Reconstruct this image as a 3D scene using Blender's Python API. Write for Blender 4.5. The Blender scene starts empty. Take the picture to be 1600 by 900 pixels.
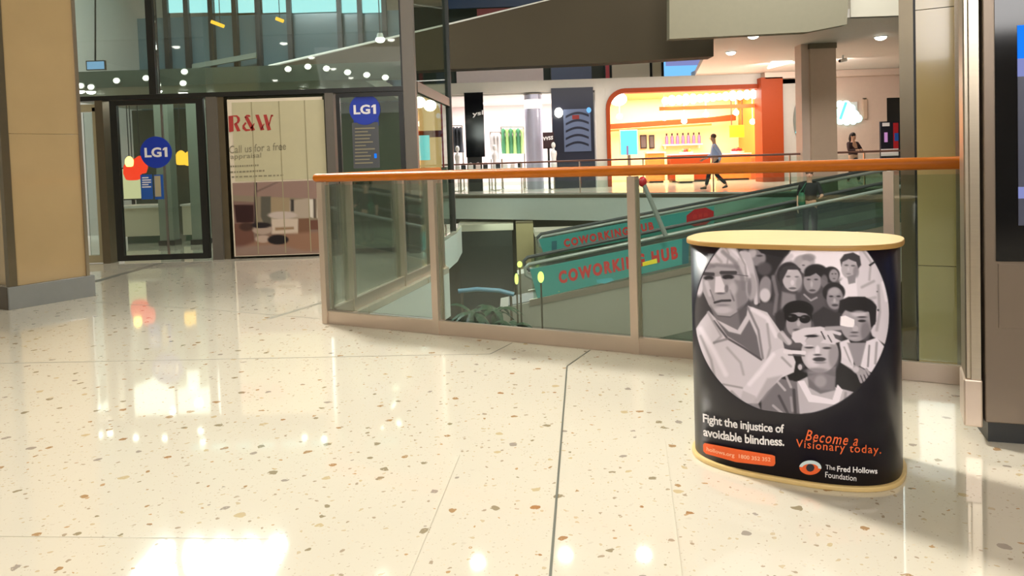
import bpy, bmesh, math, random
import numpy as np
from mathutils import Vector, Matrix
random.seed(7)
S = bpy.context.scene
COL = S.collection
# ------------------------------------------------------------------ camera
F, PX, PY, H = 1200.0, 800.0, 300.0, 1.17
_p = math.atan(50/F); _r = math.radians(1.9)
FW = Vector((0, math.cos(_p), -math.sin(_p))); _U0 = Vector((0, math.sin(_p), math.cos(_p))); _R0 = Vector((1, 0, 0))
RR = math.cos(_r)*_R0 - math.sin(_r)*_U0
UU = math.cos(_r)*_U0 + math.sin(_r)*_R0
CAM = Vector((0, 0, H))
cd = bpy.data.cameras.new('camera'); cam = bpy.data.objects.new('camera', cd); COL.objects.link(cam)
cd.sensor_fit = 'HORIZONTAL'; cd.sensor_width = 36; cd.lens = 36*F/1600; cd.shift_y = -(450-PY)/1600; cd.clip_end = 200
m = Matrix((RR, UU, -FW)).transposed().to_4x4(); m.translation = CAM
cam.matrix_world = m; S.camera = cam
# ------------------------------------------------------------------ world, exposure
S.view_settings.view_transform = 'Standard'; S.view_settings.look = 'None'
S.view_settings.gamma = 1; S.view_settings.exposure = 0.0; S.view_settings.use_curve_mapping = False
w = bpy.data.worlds.new('world'); S.world = w; w.use_nodes = True
w.node_tree.nodes['Background'].inputs[0].default_value = (1.0, .93, .84, 1)
w.node_tree.nodes['Background'].inputs[1].default_value = .45
def area(name, loc, target, size, energy, color=(1, .93, .82), sy=None, spread=None):
    l = bpy.data.lights.new(name, 'AREA'); l.energy = energy; l.color = color; l.size = size
    if sy: l.shape = 'RECTANGLE'; l.size_y = sy
    if spread: l.spread = math.radians(spread)
    o = bpy.data.objects.new(name, l); COL.objects.link(o); o.location = loc
    o.rotation_euler = (Vector(target)-Vector(loc)).to_track_quat('-Z', 'Y').to_euler()
    return o
KEY = area('concourse_flood', (-4.3, 9.3, 7.2), (1.3, 2.2, 0), 1.1, 265, (1, .95, .87), spread=66)
area('concourse_ceiling_light', (-1.0, -.5, 4.05), (-.6, 2.2, 0), 8, 55, (1, .97, .92), 5)
area('rear_fill_light', (-.5, -5.0, 3.4), (.8, 3.5, .5), 5, 270, (1, .97, .95), 1.6)  # unseen fill added behind the viewpoint to brighten the counter front
for _i, (_x, _y) in enumerate(((-5.2, 5.2), (-2.4, 6.0), (-5.0, 8.0), (-2.2, 8.8), (1.2, 6.4), (3.4, 5.0))):
    area('high_ceiling_lamp', (_x, _y, 7.3), (_x+.05, _y, 0), .4, 44, (1, .97, .92))
area('atrium_skylight', (5.5, 16, 7.3), (4, 16.5, 0), 7, 800, (.94, .97, 1), 8)
for _i in range(5):
    _o = area('hall_roof_pane', (-8.0+_i*.62, 16.2, 7.3), (-8.0+_i*.62, 16.2, 0), .3, 170, (.9, .97, 1), 1.7); _o.rotation_euler = (0, 0, 0)
area('lower_concourse_light', (4, 24, -1.1), (4, 24.2, -5), 10, 260, (.95, 1, .9), 5)
area('far_concourse_light', (5, 27.2, 4.1), (5, 27.6, 0), 12, 400, (1, .92, .86), 3)
area('atrium_fill_light', (2.6, 8.5, 7.0), (4, 22, -1.2), 3, 850, (1, .98, .93), 2)  # unseen lamp added to brighten the far slab edge and banners
area('hall_fill_light', (-4.2, 12.0, 2.28), (-4.2, 12.1, 0), 4, 70, (.95, 1, .88), 3)  # unseen lamp added to lift the dim hall behind the door
area('far_neon_wash', (10, 26, 3.9), (11, 30, 1.5), 3, 160, (1, .9, .84), 1)
# ------------------------------------------------------------------ measuring helpers: a pixel becomes a point on a real plane
def ray(x, y): return FW + (x-PX)/F*RR + (PY-y)/F*UU
def fl(x, y, z=0.0):
    d = ray(x, y); return CAM + d*((z-H)/d.z)
def dp(x, y, Y):
    d = ray(x, y); return CAM + d*(Y/d.y)
def pr(P):
    d = Vector(P)-CAM; q = d.dot(FW); return PX+F*d.dot(RR)/q, PY-F*d.dot(UU)/q
def lin(c):
    return tuple(((v/255)/12.92 if v/255 <= .04045 else ((v/255+.055)/1.055)**2.4) for v in c)
# ------------------------------------------------------------------ materials
def mat(name, c, rough=.5, metal=0, spec=.5, em=None, es=0, noise=0, nscale=8, bump=0, coat=0, aniso=None):
    M = bpy.data.materials.new(name); M.use_nodes = True; nt = M.node_tree; b = nt.nodes['Principled BSDF']
    b.inputs['Base Color'].default_value = (*lin(c), 1); b.inputs['Roughness'].default_value = rough
    b.inputs['Metallic'].default_value = metal; b.inputs['Specular IOR Level'].default_value = spec
    b.inputs['Coat Weight'].default_value = coat
    if em: b.inputs['Emission Color'].default_value = (*lin(em), 1); b.inputs['Emission Strength'].default_value = es
    tc = nt.nodes.new('ShaderNodeTexCoord'); n = nt.nodes.new('ShaderNodeTexNoise')
    n.inputs['Scale'].default_value = nscale; n.inputs['Detail'].default_value = 4
    src = tc.outputs['Object']
    if aniso:
        mp = nt.nodes.new('ShaderNodeMapping'); mp.inputs['Scale'].default_value = aniso
        nt.links.new(src, mp.inputs[0]); src = mp.outputs[0]
    nt.links.new(src, n.inputs['Vector'])
    k = noise if noise else .04
    mx = nt.nodes.new('ShaderNodeMix'); mx.data_type = 'RGBA'
    L = lin(c)
    mx.inputs[6].default_value = (*[v*(1-k) for v in L], 1); mx.inputs[7].default_value = (*[min(1, v*(1+k)) for v in L], 1)
    nt.links.new(n.outputs[0], mx.inputs[0]); nt.links.new(mx.outputs[2], b.inputs['Base Color'])
    if bump:
        bp = nt.nodes.new('ShaderNodeBump'); bp.inputs['Strength'].default_value = bump; bp.inputs['Distance'].default_value = .01
        nt.links.new(n.outputs[0], bp.inputs['Height']); nt.links.new(bp.outputs[0], b.inputs['Normal'])
    return M
def glass(name, tint, refl=.06, edge=.6, rough=.02):
    M = bpy.data.materials.new(name); M.use_nodes = True; nt = M.node_tree; nt.nodes.clear()
    o = nt.nodes.new('ShaderNodeOutputMaterial'); t = nt.nodes.new('ShaderNodeBsdfTransparent'); g = nt.nodes.new('ShaderNodeBsdfGlossy')
    t.inputs[0].default_value = (*tint, 1); g.inputs['Roughness'].default_value = rough
    lw = nt.nodes.new('ShaderNodeFresnel'); lw.inputs[0].default_value = 1.45
    mr = nt.nodes.new('ShaderNodeMapRange'); mr.inputs[1].default_value = .03; mr.inputs[2].default_value = 1
    mr.inputs[3].default_value = refl; mr.inputs[4].default_value = edge
    mx = nt.nodes.new('ShaderNodeMixShader')
    nt.links.new(lw.outputs[0], mr.inputs[0]); nt.links.new(mr.outputs[0], mx.inputs[0])
    nt.links.new(t.outputs[0], mx.inputs[1]); nt.links.new(g.outputs[0], mx.inputs[2]); nt.links.new(mx.outputs[0], o.inputs[0])
    return M
def terrazzo(name, base, joints=True):
    M = bpy.data.materials.new(name); M.use_nodes = True; nt = M.node_tree; N = nt.nodes.new; L = nt.links.new
    b = nt.nodes['Principled BSDF']; b.inputs['Roughness'].default_value = .055; b.inputs['Specular IOR Level'].default_value = .75
    b.inputs['Coat Weight'].default_value = .35; b.inputs['Coat Roughness'].default_value = .03
    tc = N('ShaderNodeTexCoord'); nz = N('ShaderNodeTexNoise'); nz.inputs['Scale'].default_value = 28; L(tc.outputs['Object'], nz.inputs[0])
    wob = N('ShaderNodeVectorMath'); wob.operation = 'MULTIPLY_ADD'; L(nz.outputs['Color'], wob.inputs[0]); wob.inputs[1].default_value = (.035, .035, .035); L(tc.outputs['Object'], wob.inputs[2])
    col = None
    prev = N('ShaderNodeRGB'); prev.outputs[0].default_value = (*lin(base), 1)
    big = N('ShaderNodeTexNoise'); big.inputs['Scale'].default_value = .9; big.inputs['Detail'].default_value = 5; L(tc.outputs['Object'], big.inputs[0])
    m0 = N('ShaderNodeMix'); m0.data_type = 'RGBA'; L(big.outputs[0], m0.inputs[0]); m0.inputs[6].default_value = (*lin([v*.975 for v in base]), 1); m0.inputs[7].default_value = (*lin([min(255, v*1.02) for v in base]), 1)
    cur = m0.outputs[2]
    for sc, thr, keep, ramp in ((14, .27, .80, [(0, (168, 136, 98)), (.25, (150, 138, 112)), (.5, (160, 150, 138)), (.7, (196, 178, 140)), (.9, (164, 124, 84))]),
                                (36, .27, .74, [(0, (196, 180, 150)), (.4, (168, 152, 130)), (.7, (205, 196, 178)), (.9, (184, 150, 110))]),
                                (85, .28, .68, [(0, (205, 194, 172)), (.5, (186, 174, 154)), (.8, (214, 200, 172))])):
        vo = N('ShaderNodeTexVoronoi'); vo.inputs['Scale'].default_value = sc; vo.voronoi_dimensions = '2D'; L(wob.outputs[0], vo.inputs['Vector'])
        sp = N('ShaderNodeSeparateColor'); L(vo.outputs['Color'], sp.inputs[0])
        k = N('ShaderNodeMath'); k.operation = 'GREATER_THAN'; L(sp.outputs[0], k.inputs[0]); k.inputs[1].default_value = keep
        sz = N('ShaderNodeMath'); sz.operation = 'MULTIPLY'; L(sp.outputs[1], sz.inputs[0]); sz.inputs[1].default_value = thr
        d = N('ShaderNodeMath'); d.operation = 'LESS_THAN'; L(vo.outputs['Distance'], d.inputs[0]); L(sz.outputs[0], d.inputs[1])
        a = N('ShaderNodeMath'); a.operation = 'MULTIPLY'; L(k.outputs[0], a.inputs[0]); L(d.outputs[0], a.inputs[1])
        cr = N('ShaderNodeValToRGB'); cr.color_ramp.interpolation = 'CONSTANT'
        e = cr.color_ramp.elements
        e[0].position = ramp[0][0]; e[0].color = (*lin(ramp[0][1]), 1); e[1].position = ramp[1][0]; e[1].color = (*lin(ramp[1][1]), 1)
        for p_, c_ in ramp[2:]:
            q = e.new(p_); q.color = (*lin(c_), 1)
        L(sp.outputs[2], cr.inputs[0])
        mx = N('ShaderNodeMix'); mx.data_type = 'RGBA'; L(a.outputs[0], mx.inputs[0]); L(cur, mx.inputs[6]); L(cr.outputs[0], mx.inputs[7]); cur = mx.outputs[2]
    L(cur, b.inputs['Base Color'])
    return M
def vcol(name, rough=.35, spec=.4):
    M = bpy.data.materials.new(name); M.use_nodes = True; nt = M.node_tree; b = nt.nodes['Principled BSDF']
    a = nt.nodes.new('ShaderNodeAttribute'); a.attribute_name = 'print'
    nt.links.new(a.outputs['Color'], b.inputs['Base Color']); b.inputs['Roughness'].default_value = rough; b.inputs['Specular IOR Level'].default_value = spec
    return M
def emis(name, c, s):
    M = bpy.data.materials.new(name); M.use_nodes = True; nt = M.node_tree; nt.nodes.clear()
    o = nt.nodes.new('ShaderNodeOutputMaterial'); e = nt.nodes.new('ShaderNodeEmission'); e.inputs[0].default_value = (*lin(c), 1); e.inputs[1].default_value = s
    nt.links.new(e.outputs[0], o.inputs[0]); return M
MT = dict(
    floor=terrazzo('terrazzo', (213, 206, 188)),
    joint=mat('joint_steel', (120, 122, 112), .4, .6), joint_pale=mat('joint_pale', (150, 146, 132), .3),
    joint_faint=mat('joint_faint', (196, 189, 170), .25), joint_dark=mat('expansion_joint', (104, 104, 96), .4),
    stone=mat('honey_stone', (182, 156, 114), .1, noise=.10, nscale=2.5, spec=.6, coat=.4),
    stone_base=mat('grey_stone', (138, 140, 138), .15, noise=.08, nscale=6),
    stone_dark=mat('dark_base', (70, 58, 44), .3),
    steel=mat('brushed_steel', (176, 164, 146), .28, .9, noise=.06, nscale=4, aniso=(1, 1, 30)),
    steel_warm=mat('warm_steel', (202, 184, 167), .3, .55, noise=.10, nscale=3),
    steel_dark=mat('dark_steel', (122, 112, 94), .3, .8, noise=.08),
    bronze=mat('bronze_cladding', (128, 114, 100), .34, .55, noise=.05, nscale=3),
    post=mat('grey_post', (108, 102, 94), .4, .4),
    black=mat('black_frame', (26, 27, 25), .35),
    blackgloss=mat('black_gloss', (8, 9, 14), .08),
    rail=mat('orange_timber', (182, 98, 8), .4, noise=.12, nscale=9, spec=.3),
    white=mat('white_paint', (226, 226, 220), .5), offwhite=mat('off_white', (205, 200, 188), .5),
    slabwhite=mat('slab_panel', (228, 236, 230), .35),
    bulk=mat('dark_bulkhead', (74, 65, 50), .7, spec=.1, noise=.08, nscale=.6),
    soffit=mat('soffit_beige', (138, 131, 110), .7, spec=.1), beige=mat('beige_ceiling', (200, 192, 172), .6, noise=.03, nscale=1),
    ceil=mat('ceiling_white', (222, 214, 202), .6), wallpink=mat('rose_beige_wall', (214, 190, 172), .5),
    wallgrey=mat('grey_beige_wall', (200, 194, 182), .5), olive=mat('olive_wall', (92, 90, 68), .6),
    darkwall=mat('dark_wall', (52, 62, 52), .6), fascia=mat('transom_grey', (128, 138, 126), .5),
    teal=mat('teal_banner', (52, 146, 136), .4), teal_dark=mat('teal_dark', (20, 96, 104), .4),
    redtxt=mat('red_letter', (196, 44, 40), .5), red=mat('red_sign', (176, 20, 32), .4),
    yellow=mat('yellow_paint', (240, 220, 40), .4), navy=mat('navy_print', (22, 20, 34), .32, spec=.4),
    wood=mat('pale_wood', (222, 192, 130), .35, noise=.08, nscale=5, aniso=(1, 8, 1)), wood_edge=mat('wood_edge', (172, 132, 70), .4),
    wtext=mat('white_letter', (236, 232, 232), .5), otext=mat('orange_letter', (232, 100, 40), .5),
    opill=mat('orange_pill', (236, 96, 32), .45), palegrey=mat('logo_pale', (206, 222, 224), .5),
    blue=mat('blue_decal', (16, 52, 168), .4), blue2=mat('blue_notice', (30, 84, 170), .4), tan=mat('tan_notice', (170, 160, 130), .5),
    dirgrey=mat('directory_grey', (78, 80, 84), .4), crm=mat('cream_poster', (196, 188, 154), .5), crmframe=mat('poster_frame', (228, 214, 192), .45),
    logored=mat('logo_red', (176, 52, 48), .5), greytxt=mat('grey_letter', (140, 132, 108), .5), seam=mat('poster_seam', (160, 150, 118), .6),
    olivestone=mat('gold_stone', (210, 190, 136), .12, noise=.08, nscale=3, coat=.3),
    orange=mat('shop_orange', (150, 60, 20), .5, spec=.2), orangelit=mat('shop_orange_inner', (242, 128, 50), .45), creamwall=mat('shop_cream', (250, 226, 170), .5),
    leaf=mat('palm_leaf', (36, 70, 40), .45, noise=.3), trunk=mat('palm_stem', (60, 50, 34), .8), pot=mat('planter_grey', (90, 92, 84), .6),
    skin=mat('skin', (206, 160, 132), .5), hair=mat('hair_dark', (30, 22, 20), .6), hairbrown=mat('hair_brown', (96, 76, 60), .6),
    shirtblue=mat('shirt_blue', (176, 194, 232), .7), trous=mat('trousers_dark', (36, 40, 50), .8), cblack=mat('black_cloth', (18, 20, 20), .8),
    cgreen=mat('green_bag', (24, 92, 62), .7), cdark=mat('plum_cloth', (56, 34, 36), .8), shoe=mat('shoe_dark', (24, 22, 24), .5), shoew=mat('shoe_pale', (200, 200, 200), .5),
    balglass=glass('balustrade_glass', (.89, .955, .92), .05, .7), facglass=glass('facade_glass', (.84, .90, .87), .10, .7), clear=glass('clear_glass', (.93, .97, .95), .03, .5),
    sideglass=glass('side_glass', (.80, .86, .80), .04, .25), travglass=glass('travelator_glass', (.75, .86, .80), .06, .6),
    daylight=emis('daylight_pane', (176, 238, 240), 1.5), greypane=mat('grey_blue_pane', (92, 116, 122), .2),
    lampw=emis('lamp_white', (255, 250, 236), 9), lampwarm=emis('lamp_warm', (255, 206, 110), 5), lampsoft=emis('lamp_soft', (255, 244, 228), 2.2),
    neon=emis('neon_aqua', (214, 255, 250), 2.0), cyanscreen=emis('cyan_screen', (120, 236, 240), 1.3), bluescreen=emis('blue_screen', (28, 120, 246), 1.25),
    lilac=emis('lilac_screen', (150, 158, 220), .8), pinkscreen=emis('pink_screen', (196, 140, 190), .9), sky=emis('sky_screen', (120, 190, 250), 1.2),
    lanternred=emis('lantern_red', (250, 60, 30), 1.6), lanternyel=emis('lantern_yellow', (255, 190, 60), 2), shoppanel=emis('shop_ceiling_light', (255, 240, 214), 1.6), shopwhite=emis('shop_white_light', (255, 236, 236), 1.1),
    pinkcream=mat('pink_cream_wall', (226, 208, 204), .5), darknavy=mat('navy_wall', (16, 20, 40), .4), slate=mat('slate_stripe', (84, 96, 124), .5),
    silver=mat('silver_column', (178, 176, 192), .3, .3), greencloth=mat('green_garment', (76, 140, 96), .8), limecloth=mat('lime_garment', (176, 214, 130), .8), whitecloth=mat('white_garment', (236, 232, 228), .8), darkcloth=mat('dark_garment', (40, 44, 48), .8),
    rubber=mat('black_rubber', (70, 74, 72), .35), handpale=mat('pale_handrail', (150, 156, 146), .3, .3), truss=mat('truss_cladding', (158, 154, 138), .45, .2, noise=.05, nscale=.8),
    purple=mat('bottle_purple', (120, 96, 150), .4), counterwhite=mat('desk_cream', (214, 208, 186), .5), greenfloor=mat('green_base', (20, 74, 52), .4), brown=mat('brown_column', (200, 172, 148), .35, noise=.05),
    redpanel=mat('dark_red_panel', (120, 30, 26), .4), bluepanel=mat('dark_blue_panel', (20, 52, 88), .4), greyball=mat('grey_disc', (122, 126, 116), .4),
)
# ------------------------------------------------------------------ mesh building
class MB:
    def __init__(s): s.v = []; s.f = []; s.sm = []
    def add(s, vs, fs, smooth=False):
        o = len(s.v); s.v += [Vector(v) for v in vs]; s.f += [tuple(i+o for i in f) for f in fs]; s.sm += [smooth]*len(fs); return s
    def box(s, a, b):
        x0, y0, z0 = a; x1, y1, z1 = b
        if x0 > x1: x0, x1 = x1, x0
        if y0 > y1: y0, y1 = y1, y0
        if z0 > z1: z0, z1 = z1, z0
        return s.add([(x0,y0,z0),(x1,y0,z0),(x1,y1,z0),(x0,y1,z0),(x0,y0,z1),(x1,y0,z1),(x1,y1,z1),(x0,y1,z1)],
                     [(3,2,1,0),(4,5,6,7),(0,1,5,4),(1,2,6,5),(2,3,7,6),(3,0,4,7)])
    def quadbox(s, p, q, t, z0, z1, side=0):
        """upright slab from plan point p to q, thickness t; side 0 centred, 1 left, -1 right"""
        p = Vector((p[0], p[1], 0)); q = Vector((q[0], q[1], 0)); d = (q-p).normalized(); n = Vector((-d.y, d.x, 0))
        o0 = n*(-t/2 if side == 0 else (0 if side == 1 else -t)); o1 = o0+n*t
        pts = [p+o0, q+o0, q+o1, p+o1]
        return s.prism([(a.x, a.y) for a in pts], z0, z1)
    def prism(s, pts, z0, z1, smooth=False):
        n = len(pts); ar = sum(pts[i][0]*pts[(i+1)%n][1]-pts[(i+1)%n][0]*pts[i][1] for i in range(n))
        if ar < 0: pts = pts[::-1]
        vs = [(x,y,z0) for x,y in pts]+[(x,y,z1) for x,y in pts]
        o = len(s.v)
        s.add(vs, [tuple(range(n-1,-1,-1)), tuple(range(n,2*n))])
        s.f += [tuple(o+k for k in (i,(i+1)%n,n+(i+1)%n,n+i)) for i in range(n)]; s.sm += [smooth]*n
        return s
    def plate(s, pts, thick):
        """polygon of 3-D points (planar) thickened by vector"""
        n = len(pts); pts = [Vector(p) for p in pts]; th = Vector(thick)
        nn = Vector((0,0,0))
        for i in range(n): nn += (pts[i]-pts[0]).cross(pts[(i+1)%n]-pts[0])
        if nn.dot(th) > 0: pts = pts[::-1]
        vs = pts+[p+th for p in pts]
        return s.add(vs, [tuple(range(n)), tuple(range(2*n-1,n-1,-1))]+[(i,n+i,n+(i+1)%n,(i+1)%n) for i in range(n)])
    def tube(s, path, r, n=14, cap=True, sy=1.0):
        path = [Vector(p) for p in path]; rs = r if isinstance(r, (list, tuple)) else [r]*len(path)
        rings = []; up = None
        for i, p in enumerate(path):
            d = ((path[min(i+1,len(path)-1)]-path[max(i-1,0)])).normalized()
            if up is None: up = Vector((0,0,1)) if abs(d.z) < .9 else Vector((1,0,0))
            a = d.cross(up).normalized(); b = a.cross(d).normalized(); up = b
            rings.append([p+(a*math.cos(t)+b*math.sin(t)*sy)*rs[i] for t in [2*math.pi*k/n for k in range(n)]])
        vs = [v for r_ in rings for v in r_]; fs = []
        for i in range(len(path)-1):
            for k in range(n): fs.append((i*n+k, i*n+(k+1)%n, (i+1)*n+(k+1)%n, (i+1)*n+k))
        s.add(vs, fs, True)
        if cap: s.add(rings[0], [tuple(range(n-1,-1,-1))]); s.add(rings[-1], [tuple(range(n))])
        return s
    def ball(s, c, r, n=14, m=10):
        c = Vector(c); r = Vector(r) if not isinstance(r, (int, float)) else Vector((r,r,r)); vs = []; fs = []
        for i in range(m+1):
            th = math.pi*i/m
            for k in range(n):
                ph = 2*math.pi*k/n; vs.append(c+Vector((r.x*math.sin(th)*math.cos(ph), r.y*math.sin(th)*math.sin(ph), r.z*math.cos(th))))
        for i in range(m):
            for k in range(n): fs.append((i*n+k, (i+1)*n+k, (i+1)*n+(k+1)%n, i*n+(k+1)%n))
        return s.add(vs, fs, True)
    def disc(s, c, r, nrm, t, n=32, ry=None):
        c = Vector(c); nrm = Vector(nrm).normalized(); a = nrm.cross(Vector((0,0,1)))
        a = a.normalized() if a.length > .1 else Vector((1,0,0)); b = a.cross(nrm); ry = ry or r
        return s.plate([c+a*r*math.cos(2*math.pi*k/n)+b*ry*math.sin(2*math.pi*k/n) for k in range(n)], nrm*t)
    def build(s, name, mt, parent=None, bevel=0):
        off = Vector((0,0,0)); q = parent
        while q is not None: off += q.location; q = q.parent
        me = bpy.data.meshes.new(name); me.from_pydata([v-off for v in s.v], [], s.f); me.update()
        me.polygons.foreach_set('use_smooth', s.sm); me.materials.append(MT[mt] if isinstance(mt, str) else mt)
        o = bpy.data.objects.new(name, me); COL.objects.link(o)
        if parent is not None: o.parent = parent
        if bevel:
            b = o.modifiers.new('bevel', 'BEVEL'); b.width = bevel; b.segments = 2; b.limit_method = 'ANGLE'
        return o
def tag(o, label=None, cat=None, group=None, kind=None):
    if label: o['label'] = label
    if cat: o['category'] = cat
    if group: o['group'] = group
    if kind: o['kind'] = kind
    return o
def thing(name, loc, label, cat, group=None):
    o = bpy.data.objects.new(name, None); COL.objects.link(o); o.location = loc; o.empty_display_size = .1
    return tag(o, label, cat, group)
def struct(name, mb, mt, parent=None, bevel=0):
    o = mb.build(name, mt, parent, bevel)
    if parent is None: o['kind'] = 'structure'
    return o
def text_mb(body, fn, depth=Vector((0, -.002, 0)), shear=0, offset=0, space=1.0, line=1.0, align='LEFT'):
    """lettering: every glyph vertex (u 0..1 left to right, v 0..1 top to bottom) goes through fn to a point on its surface"""
    cu = bpy.data.curves.new('t', 'FONT'); cu.body = body; cu.shear = shear; cu.offset = offset; cu.space_character = space; cu.space_line = line; cu.align_x = align
    cu.resolution_u = 3
    o = bpy.data.objects.new('t', cu); COL.objects.link(o); bpy.context.view_layer.update()
    me = bpy.data.meshes.new_from_object(o.evaluated_get(bpy.context.evaluated_depsgraph_get()))
    bpy.data.objects.remove(o)
    vs = [v.co.copy() for v in me.vertices]; fs = [tuple(p.vertices) for p in me.polygons]; bpy.data.meshes.remove(me)
    x0 = min(v.x for v in vs); x1 = max(v.x for v in vs); y0 = min(v.y for v in vs); y1 = max(v.y for v in vs)
    mb = MB(); mb.add([fn((v.x-x0)/(x1-x0), (y1-v.y)/(y1-y0)) for v in vs], fs); return mb
def pxmap(tl, tr, bl, Y):
    """text box from pixel corners, onto the upright plane y = Y"""
    a, b, c = dp(*tl, Y), dp(*tr, Y), dp(*bl, Y)
    return lambda u, v: a+(b-a)*u+(c-a)*v
def lerp(a, b, t): return Vector(a)*(1-t)+Vector(b)*t
def paint(shapes, x0, y0, x1, y1, res, bg):
    """little rasteriser for printed pictures; returns sampler(px,py)->rgb"""
    Wd = int((x1-x0)*res); Hd = int((y1-y0)*res)
    yy, xx = np.mgrid[0:Hd, 0:Wd]; X = x0+(xx+.5)/res; Y = y0+(yy+.5)/res
    A = np.zeros((Hd, Wd, 3)); A[:] = bg
    for sh in shapes:
        k = sh[0]; c = np.array(sh[1]) if isinstance(sh[1], (tuple, list)) else np.array([sh[1]]*3); soft = sh[2]; op = sh[3]
        if k == 'e':
            cx, cy, rx, ry, ang = sh[4:]; a = math.radians(ang); dx = X-cx; dy = Y-cy
            u = (dx*math.cos(a)+dy*math.sin(a))/rx; v = (-dx*math.sin(a)+dy*math.cos(a))/ry
            d = (np.sqrt(u*u+v*v)-1)*min(rx, ry)
        elif k == 'p':
            pts = sh[4]; n = len(pts); ins = np.zeros_like(X, bool); dist = np.full_like(X, 1e9)
            for i in range(n):
                ax, ay = pts[i]; bx, by = pts[(i+1) % n]
                cnd = ((ay > Y) != (by > Y)) & (X < (bx-ax)*(Y-ay)/((by-ay) or 1e-9)+ax); ins ^= cnd
                ex, ey = bx-ax, by-ay; L2 = ex*ex+ey*ey+1e-9; t = np.clip(((X-ax)*ex+(Y-ay)*ey)/L2, 0, 1)
                dist = np.minimum(dist, np.hypot(X-ax-t*ex, Y-ay-t*ey))
            d = np.where(ins, -dist, dist)
        else:   # 'l' line strokes
            pts = sh[4]; wd = sh[5]; dist = np.full_like(X, 1e9)
            for (ax, ay), (bx, by) in zip(pts[:-1], pts[1:]):
                ex, ey = bx-ax, by-ay; L2 = ex*ex+ey*ey+1e-9; t = np.clip(((X-ax)*ex+(Y-ay)*ey)/L2, 0, 1)
                dist = np.minimum(dist, np.hypot(X-ax-t*ex, Y-ay-t*ey))
            d = dist-wd
        al = np.clip(.5-d/max(soft, .01), 0, 1); al = al*al*(3-2*al)*op
        A = A*(1-al[..., None])+c*al[..., None]
    def f(px, py):
        i = np.clip(((py-y0)*res-.5), 0, Hd-1.001); j = np.clip(((px-x0)*res-.5), 0, Wd-1.001)
        i0 = i.astype(int); j0 = j.astype(int); a = (i-i0)[..., None]; b = (j-j0)[..., None]
        return A[i0, j0]*(1-a)*(1-b)+A[i0+1, j0]*a*(1-b)+A[i0, j0+1]*(1-a)*b+A[i0+1, j0+1]*a*b
    return f
def printed_grid(name, P, cols, mt, parent, keep=None):
    """P (n,m,3) world points, cols (n,m,3) srgb 0..1 -> one printed sheet with its own colours"""
    n, m_ = P.shape[:2]; off = Vector((0,0,0)); q = parent
    while q is not None: off += q.location; q = q.parent
    me = bpy.data.meshes.new(name); idx = np.arange(n*m_).reshape(n, m_)
    fs = np.stack([idx[:-1,:-1], idx[1:,:-1], idx[1:,1:], idx[:-1,1:]], -1).reshape(-1, 4)
    if keep is not None: fs = fs[(keep[:-1,:-1]|keep[1:,1:]).reshape(-1)]
    me.from_pydata((P.reshape(-1,3)-np.array(off)).tolist(), [], fs.tolist()); me.update()
    me.polygons.foreach_set('use_smooth', [True]*len(fs))
    a = me.color_attributes.new('print', 'FLOAT_COLOR', 'POINT'); c = cols.reshape(-1, 3); c = np.where(c <= .04045, c/12.92, ((c+.055)/1.055)**2.4)
    a.data.foreach_set('color', np.concatenate([c, np.ones((len(c), 1))], 1).ravel())
    me.materials.append(mt); o = bpy.data.objects.new(name, me); COL.objects.link(o)
    if parent is not None: o.parent = parent
    return o
PRINT = vcol('printed_sheet', .34, .4)
PRINTM = vcol('printed_poster', .55, .3)

# ================================================================== THE SETTING
BA = Vector((-1.41, 5.685, 0)); BB = Vector((2.33, 3.62, 0)); BD = (BB-BA).normalized(); BN = Vector((-BD.y, BD.x, 0))   # main balustrade line, BN points into the void
P1 = Vector((-.80, 8.52, 0))
EX = BB+BD*7
out = BN*.07
floor_pts = [(-11,-9),(9,-9),(EX.x,EX.y),((BB+out).x,(BB+out).y),((BA+out).x+.04,(BA+out).y),(P1.x+.07,P1.y),(-1.22,10.2),(-.98,13.2),(-.98,14.5),(-11,14.5)]
struct('floor', MB().prism(floor_pts, -.06, 0), 'floor')
struct('trim_1', MB().prism([(x+(.0),y) for x,y in floor_pts], -.55, -.062), 'slabwhite')
farL = fl(705, 303); farR = fl(1240, 299); fd = (farR-farL).normalized()
fA = farL-fd*14; fB = farR+Vector((13,0,0))
struct('floor.001', MB().prism([(fA.x,fA.y),(farR.x,farR.y),(fB.x,fB.y),(fB.x,40),(fA.x,40)], -.05, 0), mat('far_floor', (206, 200, 190), .15))
_m = MB().quadbox(fA, farR, .25, -.16, -.05, 1); _n = MB().quadbox(farR, fB, .25, -.16, -.05, 1); _m.add(_n.v, _n.f); struct('trim_2', _m, 'steel_dark')
_o = Vector((0,.03,0)); _m = MB().quadbox(fA+_o, farR+_o, .3, -.92, -.16, 1); _n = MB().quadbox(farR+_o, fB+_o, .3, -.92, -.16, 1); _m.add(_n.v, _n.f); struct('trim_3', _m, 'slabwhite')
struct('ceiling.003', MB().prism([(fA.x,fA.y+.4),(farR.x,farR.y+.4),(fB.x,fB.y+.4),(fB.x,34),(fA.x,34)], -.9, -.7), 'beige')
struct('floor.002', MB().box((-14,-2,-5.3),(20,40,-5.2)), mat('lower_floor', (120, 128, 112), .2))
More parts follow.
